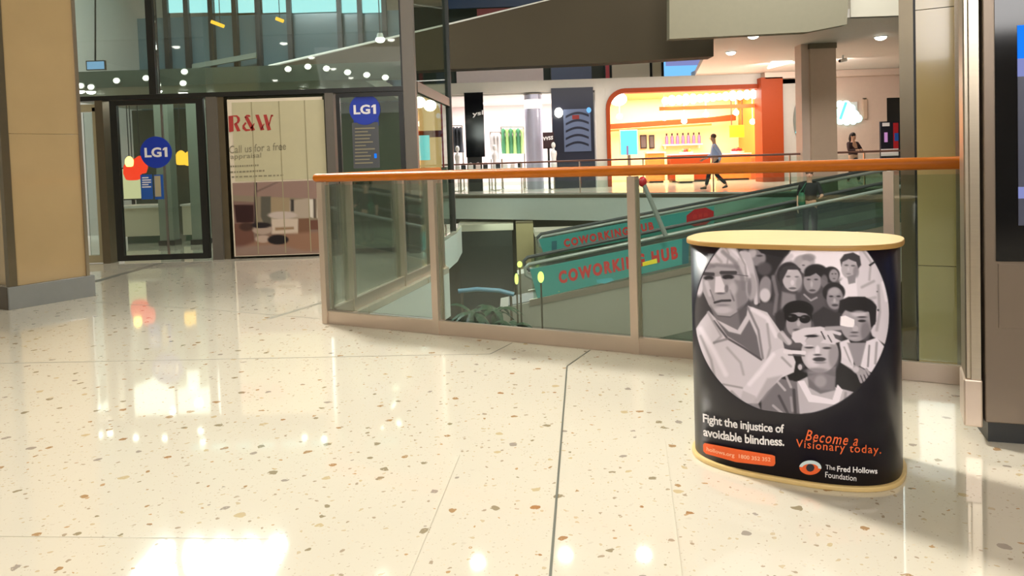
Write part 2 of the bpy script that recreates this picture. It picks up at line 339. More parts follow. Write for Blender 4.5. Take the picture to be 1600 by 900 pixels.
# lower level walls under the far slab
struct('wall_lower', MB().box((-14,30,-5.2),(20,30.2,-.92)), 'olive')
struct('wall_left', MB().box((-11.2,-9,-5.2),(-11,40,7.6)), 'wallgrey')
struct('wall_right', MB().box((18,-2,-5.2),(18.2,40,7.6)), 'wallgrey')
struct('wall_rear', MB().box((-11,-9.2,-.06),(9,-9,4.2)), 'wallgrey')
struct('ceiling', MB().box((-11,-9,4.2),(9,2.2,4.4)), 'ceil')
struct('ceiling.001', MB().box((-11,2.2,7.5),(18,40,7.7)), 'beige')
struct('trim_4', MB().box((-11,2.2,4.2),(9,2.4,7.5)), 'beige')
# floor joints: thin metal dividers laid in the terrazzo
def strip(name, a, b, wd, mt, z=.0012):
    a = fl(*a); b = fl(*b); d = (b-a).normalized(); n = Vector((-d.y, d.x, 0))*wd/2
    return struct(name, MB().plate([(q.x, q.y, z) for q in (a-n, b-n, b+n, a+n)], (0, 0, -.001)), mt)
strip('trim_5', (855, 960), (886, 572), .008, 'joint')
strip('trim_6', (886, 572), (922, 547), .008, 'joint')
strip('trim_7', (-60, 569), (766, 553), .005, 'joint_pale'); strip('trim_8', (766, 553), (800, 536), .006, 'joint')
strip('trim_9', (145, 441), (252, 411), .10, 'joint_dark'); strip('trim_10', (150, 472), (330, 484), .006, 'joint_pale')
strip('trim_11', (330, 484), (512, 499), .006, 'joint_pale'); strip('trim_12', (420, 498), (512, 470), .05, 'joint_pale')
strip('trim_13', (0, 838), (420, 842), .003, 'joint_faint'); strip('trim_14', (640, 900), (718, 712), .003, 'joint_faint'); strip('trim_15', (1066, 900), (1040, 690), .003, 'joint_faint')

# upper dark bulkhead across the atrium, sloping coping, and the pale soffit box
YB = 20.0
struct('wall_bulkhead', MB().plate([dp(420,106,YB),dp(705,38,YB),dp(900,-10,YB),dp(1115,-60,YB),dp(1115,88,YB),dp(930,99,YB),dp(705,108,YB),dp(420,122,YB)], (0,.6,0)), 'bulk')
struct('trim_16', MB().tube([dp(420,104,YB+.1),dp(705,38,YB+.1),dp(900,-9,YB+.1)], .045, 8), 'offwhite')
struct('wall_soffit', MB().plate([dp(1046,-80,17.5),dp(1046,61,17.5),dp(1262,50,17.5),dp(1323,38,17.5),dp(1332,-80,17.5)], (0,.3,0)), 'soffit')
cx0 = dp(1115,60,20.7).x
struct('ceiling.002', MB().prism([(cx0,17.9),(18,17.9),(18,36),(dp(1086,110,29.9).x,36),(dp(1086,110,29.9).x,29.9),(cx0,20.7)], 4.2, 4.4), 'ceil')
struct('trim_17', MB().box((dp(1325,30,18).x,17.85,4.2),(18,18.0,5.2)), 'beige')
struct('trim_18', MB().plate([dp(1215,84,26.0),dp(1253,84,26.0),dp(1232,100,26.0),dp(1200,108,26.0)], (0,.1,.05)), 'lampsoft')
# far shop wall with its openings
YS = 30.0
def wallseg(name, x0, x1, z0, z1, mt, yy=YS, t=.25):
    return struct(name, MB().box((x0,yy,z0),(x1,yy+t,z1)), mt)
X = lambda px, Y=YS, py=190: dp(px, py, Y).x
hz = 4.22; ht = 3.78
wallseg('wall_back', X(600), X(1250), ht, hz, 'wallgrey')
wallseg('wall_back.001', X(931), X(947), 0, ht, 'wallgrey')
wallseg('wall_back.002', X(1217), X(1262), 0, 4.2, 'wallgrey')
wallseg('wall_back.003', X(1262), X(1386), 0, 4.2, 'wallpink')
wallseg('wall_back.004', X(1386), X(1412), 3.1, 4.2, 'wallpink')
wallseg('wall_back.005', X(1412), 18, 0, 4.2, 'wallpink')
struct('door_2', MB().box((X(1386),YS+.12,0),(X(1412),YS+.2,3.1)), 'black')
struct('trim_19', MB().box((X(1190),YS-.5,3.95),(18,YS,4.19)), 'wallpink')
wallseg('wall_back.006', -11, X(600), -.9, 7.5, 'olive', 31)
# bright panes of daylight behind the dark window bars, seen through the entrance glass
YW = 23.0
for i, (a, b) in enumerate(((262,292),(296,330),(334,366),(372,400),(410,452),(456,530),(534,562),(566,600))):
    wn = struct('window_%d' % (i+3), MB().box((X(a,YW,10),YW,dp(a,20,YW).z),(X(b,YW,10),YW+.05,7.3)), 'daylight')
struct('wall_window', MB().box((X(100,YW),YW+.1,2.2),(X(640,YW),YW+.3,dp(400,22,YW).z)), 'greypane')
for i, px in enumerate((112,200,262,294,332,369,405,454,532,564,602)):
    struct('trim_%d' % (20+i), MB().box((X(px,YW,50)-.07,YW-.12,2.2),(X(px,YW,50)+.07,YW+.06,7.4)), 'black')
struct('trim_31', MB().plate([dp(300,100,22.5),dp(400,82,22.5),dp(400,90,22.5),dp(300,108,22.5)], (0,.1,0)), 'fascia')
struct('wall_upper', MB().box((X(640,31),31,4.3),(X(1113,31),31.2,7.4)), 'darkwall')
for i,(a,b,c0,c1,mt) in enumerate(((690,860,-30,14,'bluepanel'),(745,900,14,30,'redpanel'))):
    struct('trim_%d' % (32+i), MB().box((X(a,29,c0),29,dp(a,c1,29).z),(X(b,29,c0),29.1,dp(a,c0,29).z)), mt)

# ================================================================== LEFT STONE COLUMN
ca = fl(15,485); cb = fl(150,462); cu = (cb-ca).normalized(); cn = Vector((-cu.y, cu.x, 0))
t = thing('stone_column', ((ca+cb)/2+cn*.4), 'wide honey coloured polished stone column with grey plinth at the left edge', 'column')
W_ = (cb-ca).length
def crect(o0, o1, d0, d1): return [(ca+cu*a+cn*b)[:2] for a, b in ((o0,d0),(o1,d0),(o1,d1),(o0,d1))]
MB().prism(crect(0, W_, 0, .8), 0, .2).build('plinth', 'stone_base', t, .004)
for i, z in enumerate((.2, 1.55, 3.0, 4.5, 6)):
    z1 = (1.548, 2.998, 4.498, 5.998, 7.5)[i]
    MB().prism(crect(.07, W_-.05, .035, .76), z, z1).build('stone_panel', 'stone', t, .003)
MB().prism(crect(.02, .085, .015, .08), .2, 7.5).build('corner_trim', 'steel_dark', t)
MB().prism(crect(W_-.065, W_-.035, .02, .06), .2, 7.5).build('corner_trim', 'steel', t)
MB().prism(crect(-.004, 0, .02, .78), 0, .2).build('plinth_end', 'stone_dark', t)

# ================================================================== ENTRANCE FACADE
YF = 10.0
def fb(px0, py0, px1, py1, y0=YF, y1=YF+.1, zlo=None, zhi=None):
    """box on the facade plane from two pixel corners"""
    a = dp(px0, py0, YF); b = dp(px1, py1, YF)
    return MB().box((a.x, y0, b.z if zlo is None else zlo), (b.x, y1, a.z if zhi is None else zhi))
XL = -7.0; XR = dp(634, 200, YF).x
zt = 2.12
struct('trim_40', MB().box((XL,YF-.04,zt-.01),(XR,YF+.10,zt+.05)), 'black')
struct('trim_41', MB().box((XL,YF+.2,zt+.18),(XR-.06,YF+.42,zt+.40)), 'fascia')
xm = dp(238,80,YF).x
struct('trim_42', MB().box((xm-.045,YF-.05,zt+.05),(xm+.045,YF+.08,7.5)), 'black')
xr = dp(632,80,YF).x
struct('trim_43', MB().box((xr-.05,YF-.05,zt+.05),(xr+.05,YF+.08,7.5)), 'black')
xc = dp(404,80,YF).x
struct('trim_44', MB().box((xm+.05,YF+.02,4.7),(xr-.05,YF+.08,4.8)), 'black')
w1 = struct('window_1', MB().box((XL,YF,zt+.05),(xm-.05,YF+.02,7.4)), 'facglass')
w2 = struct('window_2', MB().box((xm+.05,YF,zt+.05),(xr-.05,YF+.02,7.4)), 'facglass')
# grey jambs between lower bays
def jamb(n, a, b, mt='post', y0=YF-.06, y1=YF+.14):
    return struct(n, MB().box((dp(a,280,YF).x,y0,0),(dp(b,280,YF).x,y1,zt-.01)), mt)
jamb('trim_45', 330, 346, 'post'); jamb('trim_46', 346, 356, 'steel_dark', YF-.02)
jamb('trim_47', 514, 527, 'post'); jamb('trim_48', 158, 170, 'steel_dark')
# corner post and returning side wall
S0 = Vector((dp(646,280,YF).x, YF, 0)); S1 = dp(706,300,13); S1.z = 0
struct('trim_49', MB().box((dp(634,280,YF).x+.02,YF-.06,0),(dp(655,280,YF).x,YF+.12,7.5)), 'post')
struct('trim_50', MB().quadbox(S1-Vector((.05,0,0)), S1+Vector((.05,0,0)), .1, -.0, 7.5), 'black')
struct('trim_51', MB().quadbox(S0+Vector((.06,.12,0)), S1, .06, zt-.02, zt+.12), 'post')
struct('window_13', MB().quadbox(S0+Vector((.06,.12,0)), S1, .012, .02, zt-.02), 'sideglass')
struct('window_14', MB().quadbox(S0+Vector((.06,.12,0)), S1, .012, zt+.12, 7.4), 'sideglass')
# narrow side light at far left
w3 = struct('window_15', fb(128,176,154,408,YF+.02,YF+.04), 'facglass')
fr = MB(); 
for q in ((122,168,128,410),(152,168,158,410),(122,164,158,174),(122,400,158,410)): 
    b_ = fb(*q, YF-.02, YF+.06); fr.add(b_.v, b_.f)
fr.build('window_frame', 'tan', w3)
# glass door
d1 = thing('door_1', (dp(255,410,YF).x, YF, 0), 'large black framed glass door with round blue level decal', 'door'); d1['kind'] = 'structure'
for k in ('category',): 
    if k in d1: del d1[k]
a = dp(172,158,YF); b = dp(330,408,YF)
frm = MB(); zb = .02
frm.box((a.x,YF-.03,zb),(a.x+.09,YF+.03,zt-.015)); frm.box((b.x-.09,YF-.03,zb),(b.x,YF+.03,zt-.015))
frm.box((a.x+.09,YF-.03,zt-.08),(b.x-.09,YF+.03,zt-.015)); frm.box((a.x+.09,YF-.03,zb),(b.x-.09,YF+.03,.09))
frm.build('door_frame', 'black', d1)
MB().box((a.x+.09,YF-.006,.09),(b.x-.09,YF+.006,zt-.08)).build('door_pane', 'facglass', d1)
fr = MB(); xx = dp(258,280,YF).x
fr.box((xx-.012,YF-.012,.09),(xx+.012,YF+.012,zt-.08)).build('door_seam', 'post', d1)
def facdecal(name, cxp, cyp, r, mt, parent, txt=None, Y=YF-.012):
    c = dp(cxp, cyp, Y); o = MB().disc(c, r, (0,-1,0), .004, 40).build(name, mt, parent)
    if txt:
        w_ = r*1.45; h_ = r*.62; cc = c+Vector((0,-.0055,0))
        g_ = lambda u, v: cc+Vector(((u-.5)*w_, 0, (.5-v)*h_))
        tm = text_mb('LG', lambda u, v: g_(u*.74, v), offset=.035)
        tm.plate([g_(.90,.02), g_(1.0,.02), g_(1.0,1), g_(.88,1), g_(.88,.27), g_(.80,.34), g_(.80,.17)], (0,-.002,0)); tm.build('lettering', 'wtext', o)
    return o
facdecal('level_decal', 244, 238, .205, 'blue', d1, 'LG1')
nt_ = fb(220,273,240,311,YF-.016,YF-.008).build('notice', 'blue2', d1)
for k in range(9):
    y = 277+k*3.6; fb(223,y,(237 if k % 3 else 233),y+1.3,YF-.018,YF-.016).build('notice_line', 'wtext', nt_) if k < 5 else None
fb(241,273,257,311,YF-.016,YF-.008).build('notice_card', 'blue2', d1)
fb(242,275,253,307,YF-.019,YF-.016).build('notice_sheet', 'tan', d1)
# directory window
d3 = struct('window_16', fb(530,158,628,272,YF,YF+.012,.05,zt-.06), 'facglass')
fr = MB(); a = dp(527,200,YF).x; b = dp(632,200,YF).x
fr.box((a,YF-.03,.02),(a+.05,YF+.04,zt-.015)); fr.box((b-.06,YF-.03,.02),(b,YF+.04,zt-.015)); fr.box((a+.05,YF-.03,zt-.07),(b-.06,YF+.04,zt-.015)); fr.box((a+.05,YF-.03,.02),(b-.06,YF+.04,.08))
fr.build('window_frame', 'black', d3)
facdecal('level_decal', 570, 171, .20, 'blue', d3, 'LG1')
dr = fb(550,192,594,262,YF-.014,YF-.006).build('directory_panel', 'dirgrey', d3)
fb(552,170,592,196,YF-.011,YF-.006).build('directory_header', 'blue', d3)
for k in range(11):
    y = 200+k*5.4; fb(555,y,(578 if k%2 else 586)-(k%3)*3,y+1.2,YF-.017,YF-.0145).build('directory_line', 'greytxt', dr)
fb(585,240,589,247,YF-.017,YF-.0145).build('directory_symbol', 'bluescreen', dr)

# hoarding poster R&W
t = thing('hoarding_poster', (dp(434,402,YF).x, YF-.03, 0), 'wide cream hoarding poster with red R&W lettering and a living room photograph', 'poster')
fb(356,160,515,403,YF-.03,YF+.0,.03,zt-.05).build('backing_board', 'crmframe', t)
pa = dp(362,164,YF-.034); pb = dp(511,283,YF-.034)
MB().box((pa.x,YF-.034,dp(440,281,YF).z),(pb.x,YF-.0305,zt-.09)).build('cream_panel', 'crm', t)
Q = lambda x, y: (340+x/8.889, 150+y/8.889)
def letter(polys, parent, mt):
    m_ = MB()
    for pl in polys: m_.plate([dp(*Q(*q), YF-.0365) for q in pl], (0,.002,0))
    return m_.build('lettering', mt, parent)
letter([[(150,280),(215,270),(222,490),(160,502)],[(215,270),(270,268),(305,300),(312,340),(290,378),(240,392),(240,378),(268,360),(274,325),(262,292),(215,284)],
        [(225,385),(268,380),(318,485),(270,492)]], t, 'logored')
letter([[(372,292),(420,285),(520,470),(470,488)],[(372,292),(400,262),(440,262),(460,285),(430,292),(415,278),(400,292),(398,310)],[(385,360),(402,380),(372,420),(400,460),(450,462),(455,480),(390,490),(345,455),(345,410)],[(455,440),(475,420),(500,380),(515,378),(500,420),(470,460)]], t, 'logored')
letter([[(522,262),(570,258),(648,470),(598,478)],[(636,262),(680,258),(742,470),(692,480)],[(640,380),(650,390),(612,470),(602,460)],[(740,262),(762,258),(716,420),(706,400)],[(748,262),(772,262),(772,284),(748,284)]], t, 'logored')
for body, box in (('Call us for a free', ((358,228),(447,222),(358,240))), ('appraisal', ((360,241),(408,238.5),(360,251))), ('XX XXXX XXX'.replace('X','n'), ((360,257),(404,255),(360,263))), ('nnnnnnnnn nnn nn', ((360,266),(414,263.5),(360,272))), ('nnn nnnn nnn nnnnnnnn nnnn', ((362,274),(446,271),(362,279)))):
    if body[0] == 'n':
        f = pxmap(*box, YF-.036); m_ = MB(); x = 0
        while x < .97:
            l = random.uniform(.04, .09); m_.plate([f(x,.3), f(min(x+l,1),.3), f(min(x+l,1),.75), f(x,.75)], (0,.001,0)); x += l+.025
        m_.build('text_line', 'greytxt', t)
    else: text_mb(body, pxmap(*box, YF-.0365), offset=.005).build('lettering', 'greytxt', t)
for px in (393, 436, 476):
    a = dp(px,170,YF-.04); MB().box((a.x-.006,YF-.0365,.06),(a.x+.006,YF-.0345,zt-.09)).build('panel_seam', 'seam', t)
# living room picture, painted as broad patches
ZP = lambda x, y: (340+x/4.444, 280+y/4.444)
pl = lambda c, pts, s=2.0, o=1: ('p', [v/255 for v in c], s, o, [ZP(*q) for q in pts])
el = lambda c, x, y, rx, ry, s=2.0, o=1: ('e', [v/255 for v in c], s, o, *ZP(x, y), rx/4.444, ry/4.444, 0)
pic = [pl((150,122,112),[(90,0),(760,0),(760,240),(90,240)]), pl((142,128,108),[(90,110),(760,140),(760,300),(90,300)]),
  pl((128,100,92),[(90,150),(260,160),(260,310),(90,310)]), pl((50,24,24),[(115,178),(250,178),(250,300),(130,300)]),
  pl((92,88,78),[(300,120),(370,120),(370,330),(330,330),(300,260)]), pl((160,140,112),[(370,125),(500,130),(500,235),(370,235)]),
  pl((176,160,144),[(500,150),(640,130),(640,270),(500,270)]), pl((60,54,50),[(508,140),(530,140),(530,225),(508,225)]),
  pl((222,212,200),[(636,140),(665,138),(665,270),(640,262)]), pl((224,212,198),[(690,132),(730,130),(730,280),(690,270)]), pl((86,74,66),[(664,136),(680,136),(682,270),(668,270)]),
  el((196,180,172),450,250,100,26), pl((206,188,172),[(375,275),(560,275),(560,380),(375,380)]), pl((150,120,92),[(400,335),(530,330),(530,348),(400,356)]),
  pl((120,86,66),[(560,275),(640,270),(640,380),(560,380)]), pl((108,70,58),[(640,285),(740,280),(740,350),(640,350)]),
  pl((112,74,62),[(90,310),(240,300),(260,460),(90,530)]), pl((150,112,90),[(360,390),(760,360),(760,530),(90,530),(200,460)],8),
  pl((150,128,118),[(90,470),(420,450),(600,500),(760,490),(760,530),(90,530)],8,.8), el((178,156,142),310,350,70,34), el((188,164,150),315,415,55,26), el((34,28,32),300,320,70,20), el((30,22,24),420,420,72,34),
  pl((40,32,34),[(255,0),(272,0),(272,320),(255,320)],1.5,.8), pl((96,78,72),[(272,80),(430,10),(434,16),(272,92)],1.5,.7), el((60,40,34),200,330,50,30,4,.8)]
smp = paint(pic, 356, 278, 516, 402, 2, (.5,.42,.38))
n_, m_2 = 70, 100; a = dp(363,284,YF-.034); b = dp(511,397,YF-.034)
gx = np.linspace(a.x, b.x, m_2); gz = np.linspace(dp(440,283.5,YF).z, dp(440,397,YF).z, n_)
P = np.array([[(x, YF-.0345, z) for x in gx] for z in gz]); pp = np.array([[pr(q) for q in r_] for r_ in P])
printed_grid('room_photograph', P, smp(pp[...,0], pp[...,1]), PRINTM, t)

# interior behind the entrance: dim hall with soffit, imitated light reflections, desk and lanterns
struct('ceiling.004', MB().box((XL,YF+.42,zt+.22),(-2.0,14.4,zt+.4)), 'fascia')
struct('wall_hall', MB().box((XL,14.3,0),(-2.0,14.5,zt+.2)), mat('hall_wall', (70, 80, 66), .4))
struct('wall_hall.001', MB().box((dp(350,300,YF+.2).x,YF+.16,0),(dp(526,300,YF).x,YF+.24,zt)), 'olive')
def hall(px0, py0, px1, py1, Y, d=.1):
    a = dp(px0, py0, Y); b = dp(px1, py1, Y); return MB().box((a.x,Y,b.z),(b.x,Y+d,a.z))
d = thing('reception_desk', (dp(220,350,12.6).x,12.9,0), 'low cream reception desk seen through the glass door', 'desk')
g0 = dp(190,322,12.6); g1 = dp(250,372,12.6)
MB().box((g0.x,12.6,.12),(g1.x,13.1,g0.z-.04)).build('desk_front', 'counterwhite', d); MB().box((g0.x-.05,12.55,g0.z-.04),(g1.x+.05,13.15,g0.z)).build('desk_top', 'white', d); MB().box((g0.x+.04,12.66,0),(g1.x-.04,13.08,.12)).build('desk_plinth', 'greenfloor', d)
d = thing('display_cabinet', (dp(294,350,12.8).x,12.9,0), 'narrow cream cabinet behind right half of the glass door', 'cabinet')
g0 = dp(284,322,12.8); g1 = dp(306,360,12.8)
MB().box((g0.x,12.8,.1),(g1.x,13.2,g0.z)).build('cabinet_body', 'counterwhite', d); MB().box((g0.x+.03,12.83,0),(g1.x-.03,13.17,.1)).build('cabinet_plinth', 'greenfloor', d); MB().box((g0.x-.02,12.78,g0.z),(g1.x+.02,13.22,g0.z+.03)).build('cabinet_top', 'white', d)
def lantern(px, py, mt, r, label, Y=13.2, group=None):
    c = dp(px, py, Y); t_ = thing('pendant_lantern', c, label, 'lamp', group)
    m_ = MB().tube([c+Vector((0,0,z)) for z in (-r*1.3,-r*1.2,-r*.5,r*.3,r*.9,r*1.2)], [r*.4,r*.75,r,r*.95,r*.6,r*.2], 14); m_.build('shade', mt, t_)
    MB().tube([c+Vector((0,0,r*1.2)), Vector((c.x,c.y,zt+.22))], .008, 6).build('cord', 'black', t_)
    return t_
lantern(207, 264, 'lanternred', .15, 'red lantern glowing left behind the glass door')
lantern(219, 257, 'lanternred', .12, 'smaller red lantern glowing nearest the round door decal', 13.0)
lantern(202, 252, 'lampwarm', .07, 'tiny pale lantern above the red lanterns in the hall', 12.9)
lantern(283, 246, 'lanternyel', .10, 'left yellow lantern of the pair behind the glass door')
lantern(296, 247, 'lanternyel', .10, 'right yellow lantern of the pair behind the glass door')
d = thing('light_box', (dp(206,300,13.6).x,13.6,0), 'pale lit menu box behind blue notice on glass door', 'light box')
hall(189,262,222,312,13.6,.08).build('case', 'black', d); hall(191,264,220,310,13.58,.02).build('lit_panel', emis('menu_glow', (240, 232, 176), 1.0), d)
MB().box((dp(204,300,13.6).x,13.62,0),(dp(208,300,13.6).x,13.66,dp(204,311,13.6).z)).build('stand', 'black', d)
# pillars of the hall
for k, (px, lab) in enumerate(((262,'grey hall pillar directly behind the glass door seam'),(312,'grey hall pillar behind the right edge of the glass door'))):
    c = dp(px,300,12.2); tt = thing('hall_pillar', (c.x,c.y,0), lab, 'pillar')
    MB().box((c.x-.11,c.y-.11,.08),(c.x+.11,c.y+.11,zt+.22)).build('shaft', 'fascia', tt); MB().box((c.x-.13,c.y-.13,0),(c.x+.13,c.y+.13,.08)).build('foot', 'black', tt)
def downlight(c, r, label, group, mt='lampw', ring='white'):
    c = Vector(c); t_ = thing('ceiling_downlight', c, label, 'ceiling light', group)
    MB().tube([c, c+Vector((0,0,-.02))], [r*1.25, r*1.2], 20).build('ring', ring, t_)
    MB().ball(c+Vector((0,0,-.022)), (r, r, r*.55), 18, 10).build('lens', mt, t_); return t_
def copy_tree(o, parent=None):
    c = o.copy(); COL.objects.link(c)
    if parent is not None: c.parent = parent
    for ch in [q for q in kids.get(o.name, [])]: copy_tree(ch, c)
    return c
def kidmap():
    global kids
    kids = {}
    for q in bpy.data.objects:
        if q.parent: kids.setdefault(q.parent.name, []).append(q)
def clone(src, loc, label, group=None):
    kidmap(); c = copy_tree(src); c.location = loc; c['label'] = label
    if group: c['group'] = group
    return c
dl = None
for px, py in ((125,140),(142,141),(156,149),(246,140),(286,143),(330,146),(475,138),(502,140),(540,139),(570,141),(601,137)):  # spots added under the soffit to imitate ceiling lights mirrored in the panes
    c = fl(px, py, zt+.218)
    lab = 'small glowing spot under the hall soffit imitating a mirrored ceiling light'
    if dl is None: dl = downlight(c, .062, lab, 'imitated light reflections under the hall soffit')
    else: clone(dl, c, lab)
# screen glow high on left (small blue-white sign in the upper pane)
d = thing('illuminated_sign', dp(149,102,11.2), 'small glowing pale blue sign behind the upper left pane', 'sign')
hall(134,95,164,109,11.2,.05).build('housing', 'steel_dark', d); hall(135.5,96.5,162.5,107.5,11.19,.01).build('lit_face', emis('pale_blue', (150, 196, 236), 1.0), d)
MB().tube([dp(149,95,11.22), dp(149,-200,11.22)], .012, 6).build('hanger', 'black', d)
# glowing beads added along the fascia, imitating ceiling lights mirrored in the glass
sp = None
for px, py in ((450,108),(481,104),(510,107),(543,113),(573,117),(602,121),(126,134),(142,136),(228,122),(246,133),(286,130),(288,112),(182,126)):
    c = dp(px, py, YF+.17); lab = 'small glowing bead imitating a ceiling light mirrored in the entrance glass'
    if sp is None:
        sp = thing('mirrored_light_bead', c, lab, 'lamp', 'imitated light reflections on the entrance fascia')
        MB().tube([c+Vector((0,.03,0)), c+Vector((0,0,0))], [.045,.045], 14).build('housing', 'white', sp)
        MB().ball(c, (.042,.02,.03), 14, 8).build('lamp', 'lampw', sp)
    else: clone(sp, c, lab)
for px, py, lab in ((594,62,'large white spotlight below the sloping coping in the hall'),):
    c = dp(px,py,14.6); q = thing('spotlight', c, lab, 'spotlight')
    MB().tube([c+Vector((0,0,.12)), c], [.05,.08], 12).build('housing', 'white', q); MB().ball(c, (.09,.09,.06), 12, 6).build('lamp', 'lampw', q); MB().tube([c+Vector((0,0,.12)), Vector((c.x,c.y,7.45))], .01, 6).build('hanger', 'black', q)
for px, py, lab in ((336,36,'left one of the yellow tube lamps by the daylight panes'),(344,39,'second yellow tube lamp by the daylight panes, slightly lower'),(437,31,'single slanted yellow tube lamp nearest the hall centre')):
    c = dp(px,py,15); q = thing('pendant_lamp', c, lab, 'lamp')
    MB().tube([c+Vector((-.07,0,.03)), c+Vector((.07,0,-.03))], .035, 10).build('tube_lamp', 'lanternyel', q); MB().tube([c, Vector((c.x,c.y,7.45))], .008, 6).build('cord', 'black', q)

# ================================================================== BALUSTRADES
def balustrade(A, B, ts, label, nm='glass_balustrade', end=True, kick=.095, wdk=.03):
    t_ = thing(nm, (A+B)/2, label, 'balustrade')
    D = (B-A).normalized(); L = (B-A).length; Nn = Vector((-D.y, D.x, 0))
    MB().quadbox(A, B, wdk, 0, kick).build('kick_plate', 'steel_warm', t_, .002)
    pts = [0]+list(ts)+[L]
    g0 = [p_ for p_ in pts]
    for i in range(len(g0)-1):
        a = A+D*(g0[i]+.012)+Nn*.03; b = A+D*(g0[i+1]-.012)+Nn*.03
        MB().quadbox(a, b, .012, .10, 1.03).build('glass_panel', 'balglass', t_)
    for q in pts[(0 if end else 1):]:
        c = A+D*q
        m_ = MB().quadbox(c-D*.024-Nn*.02, c+D*.024-Nn*.02, .012, 0, 1.05); b_ = MB().quadbox(c-D*.024+Nn*.052, c+D*.024+Nn*.052, .012, .0, 1.05); m_.add(b_.v, b_.f)
        b_ = MB().quadbox(c-D*.009+Nn*.016, c+D*.009+Nn*.016, .07, .0, 1.05); m_.add(b_.v, b_.f)
        m_.build('post', 'steel_warm', t_)
    return t_, D, Nn
L1 = (BB-BA).length
ts = [ (Vector((-.50,5.27,0))-BA).dot(BD), (Vector((.72,4.54,0))-BA).dot(BD), (fl(1392,590)-BA).dot(BD) ]
b1, _, _ = balustrade(BA, BB, ts, 'long front glass balustrade with orange handrail between counter and void')
ru = Vector((0,0,1.085))
MB().tube([BA+ru+BD*(-.04), BB+ru+BD*.05], .031, 20).build('handrail', 'rail', b1)
MB().ball(BA+ru-BD*.04, .0312, 18, 12).build('handrail_end', 'rail', b1)
b2s = BA+Vector((.02,.10,0))
D2 = (P1-b2s).normalized(); L2 = (P1-b2s).length
ts2 = [(fl(550,485)-b2s).dot(D2), (fl(612,440)-b2s).dot(D2)-.25, (fl(656,425)-b2s).dot(D2)]
b2, _, _ = balustrade(b2s, P1, ts2, 'side glass balustrade running back from the rail corner to the entrance', end=False)
MB().tube([BA+ru+Vector((.0,.0,0)), b2s+ru+D2*.1, P1+ru], .03, 16).build('handrail', 'rail', b2)
# far balustrade
fa = fA+Vector((0,.25,0))+fd*8; fm = farR+Vector((0,.25,0)); fbb = fB+Vector((0,.25,0))
b3 = thing('glass_balustrade', fm, 'distant low glass balustrade with thin brown rail along the far walkway', 'balustrade')
MB().tube([fa+Vector((0,0,1.07)), fm+Vector((0,0,1.07)), fbb+Vector((0,0,1.07))], .03, 8).build('handrail', mat('brown_rail', (120, 78, 62), .4), b3)
for p_, q_ in ((fa, fm), (fm, fbb)):
    dd = (q_-p_).normalized(); n = int(round((q_-p_).length/2.2)); st_ = (q_-p_).length/n
    for i in range(n+1):
        c = p_+dd*(i*st_)
        if i or p_ is fa: MB().box((c.x-.02,c.y-.02,0),(c.x+.02,c.y+.02,1.05)).build('post', 'steel', b3)
        if i < n: MB().quadbox(c+dd*.04, c+dd*(st_-.04), .012, .05, 1.0).build('glass_panel', 'clear', b3)

# ================================================================== PROMOTIONAL COUNTER
CC = Vector((1.045, 2.885, 0)); ang = math.radians(-30); ea = Vector((math.cos(ang), math.sin(ang), 0)); eb = Vector((-ea.y, ea.x, 0))
HC = .845
def plan(a, b, n=160, ex=2.7):
    pts = []
    for k in range(n):
        t_ = 2*math.pi*k/n; c_, s_ = math.cos(t_), math.sin(t_)
        u = a*math.copysign(abs(c_)**(2/ex), c_); v = b*math.copysign(abs(s_)**(2/ex), s_); q = CC+ea*u+eb*v; pts.append((q.x, q.y))
    return pts
PA, PBb = .368, .245
ct = thing('promotional_counter', CC, 'curved navy pop-up counter with wooden top standing on the terrazzo', 'counter')
MB().prism(plan(PA, PBb), .018, HC-.016, True).build('graphic_wrap', 'navy', ct)
MB().prism(plan(PA+.012, PBb+.012), 0, .018, True).build('base_board', 'wood', ct, .003)
tp = MB().prism(plan(PA+.014, PBb+.014), HC-.018, HC-.0015, True).build('counter_top', 'wood_edge', ct, .002)
MB().prism(plan(PA+.012, PBb+.012), HC-.0015, HC, True).build('laminate', 'wood', tp)
def surf_poly(off):
    return np.array(plan(PA+off, PBb+off, 720))
_sp = {}
def hit(px, py, off=.0015):
    if off not in _sp: _sp[off] = surf_poly(off)
    A_ = _sp[off]; B_ = np.roll(A_, -1, 0); d = ray(px, py); dx, dy = d.x, d.y
    ex, ey = (B_-A_).T; den = dx*ey-dy*ex; den = np.where(abs(den) < 1e-12, 1e-12, den)
    t_ = (A_[:,0]*ey-A_[:,1]*ex)/den; s_ = (A_[:,0]*dy-A_[:,1]*dx)/den
    ok = (s_ >= -1e-6) & (s_ <= 1+1e-6) & (t_ > 0)
    if not ok.any(): return None
    tt_ = t_[ok].min(); return CAM+d*float(tt_)
def onwrap(tl, tr, bl, off=.0022, curve=0):
    """text frame measured on the wrap: each glyph point is laid on the curved surface"""
    def f(u, v):
        x = tl[0]+(tr[0]-tl[0])*u+(bl[0]-tl[0])*v; y = tl[1]+(tr[1]-tl[1])*u+(bl[1]-tl[1])*v + curve*4*u*(1-u)
        return hit(x, y, off)
    return f
text_mb('Fight the injustice of', onwrap((1098,646),(1225,663),(1098.5,664), curve=2.5), offset=.022, space=.95).build('slogan_text', 'wtext', ct)
text_mb('avoidable blindness.', onwrap((1098.5,667),(1225,683),(1099,681), curve=3), offset=.022, space=.95).build('slogan_text', 'wtext', ct)
text_mb('Become a', onwrap((1259,671),(1341,680),(1258,688), curve=1), shear=.28, offset=.006, space=1.15).build('handwritten_text', 'otext', ct)
text_mb('Visionary today.', onwrap((1244,686),(1374,696),(1248,703), curve=1.5), shear=.28, offset=.006, space=1.15).build('handwritten_text', 'otext', ct)
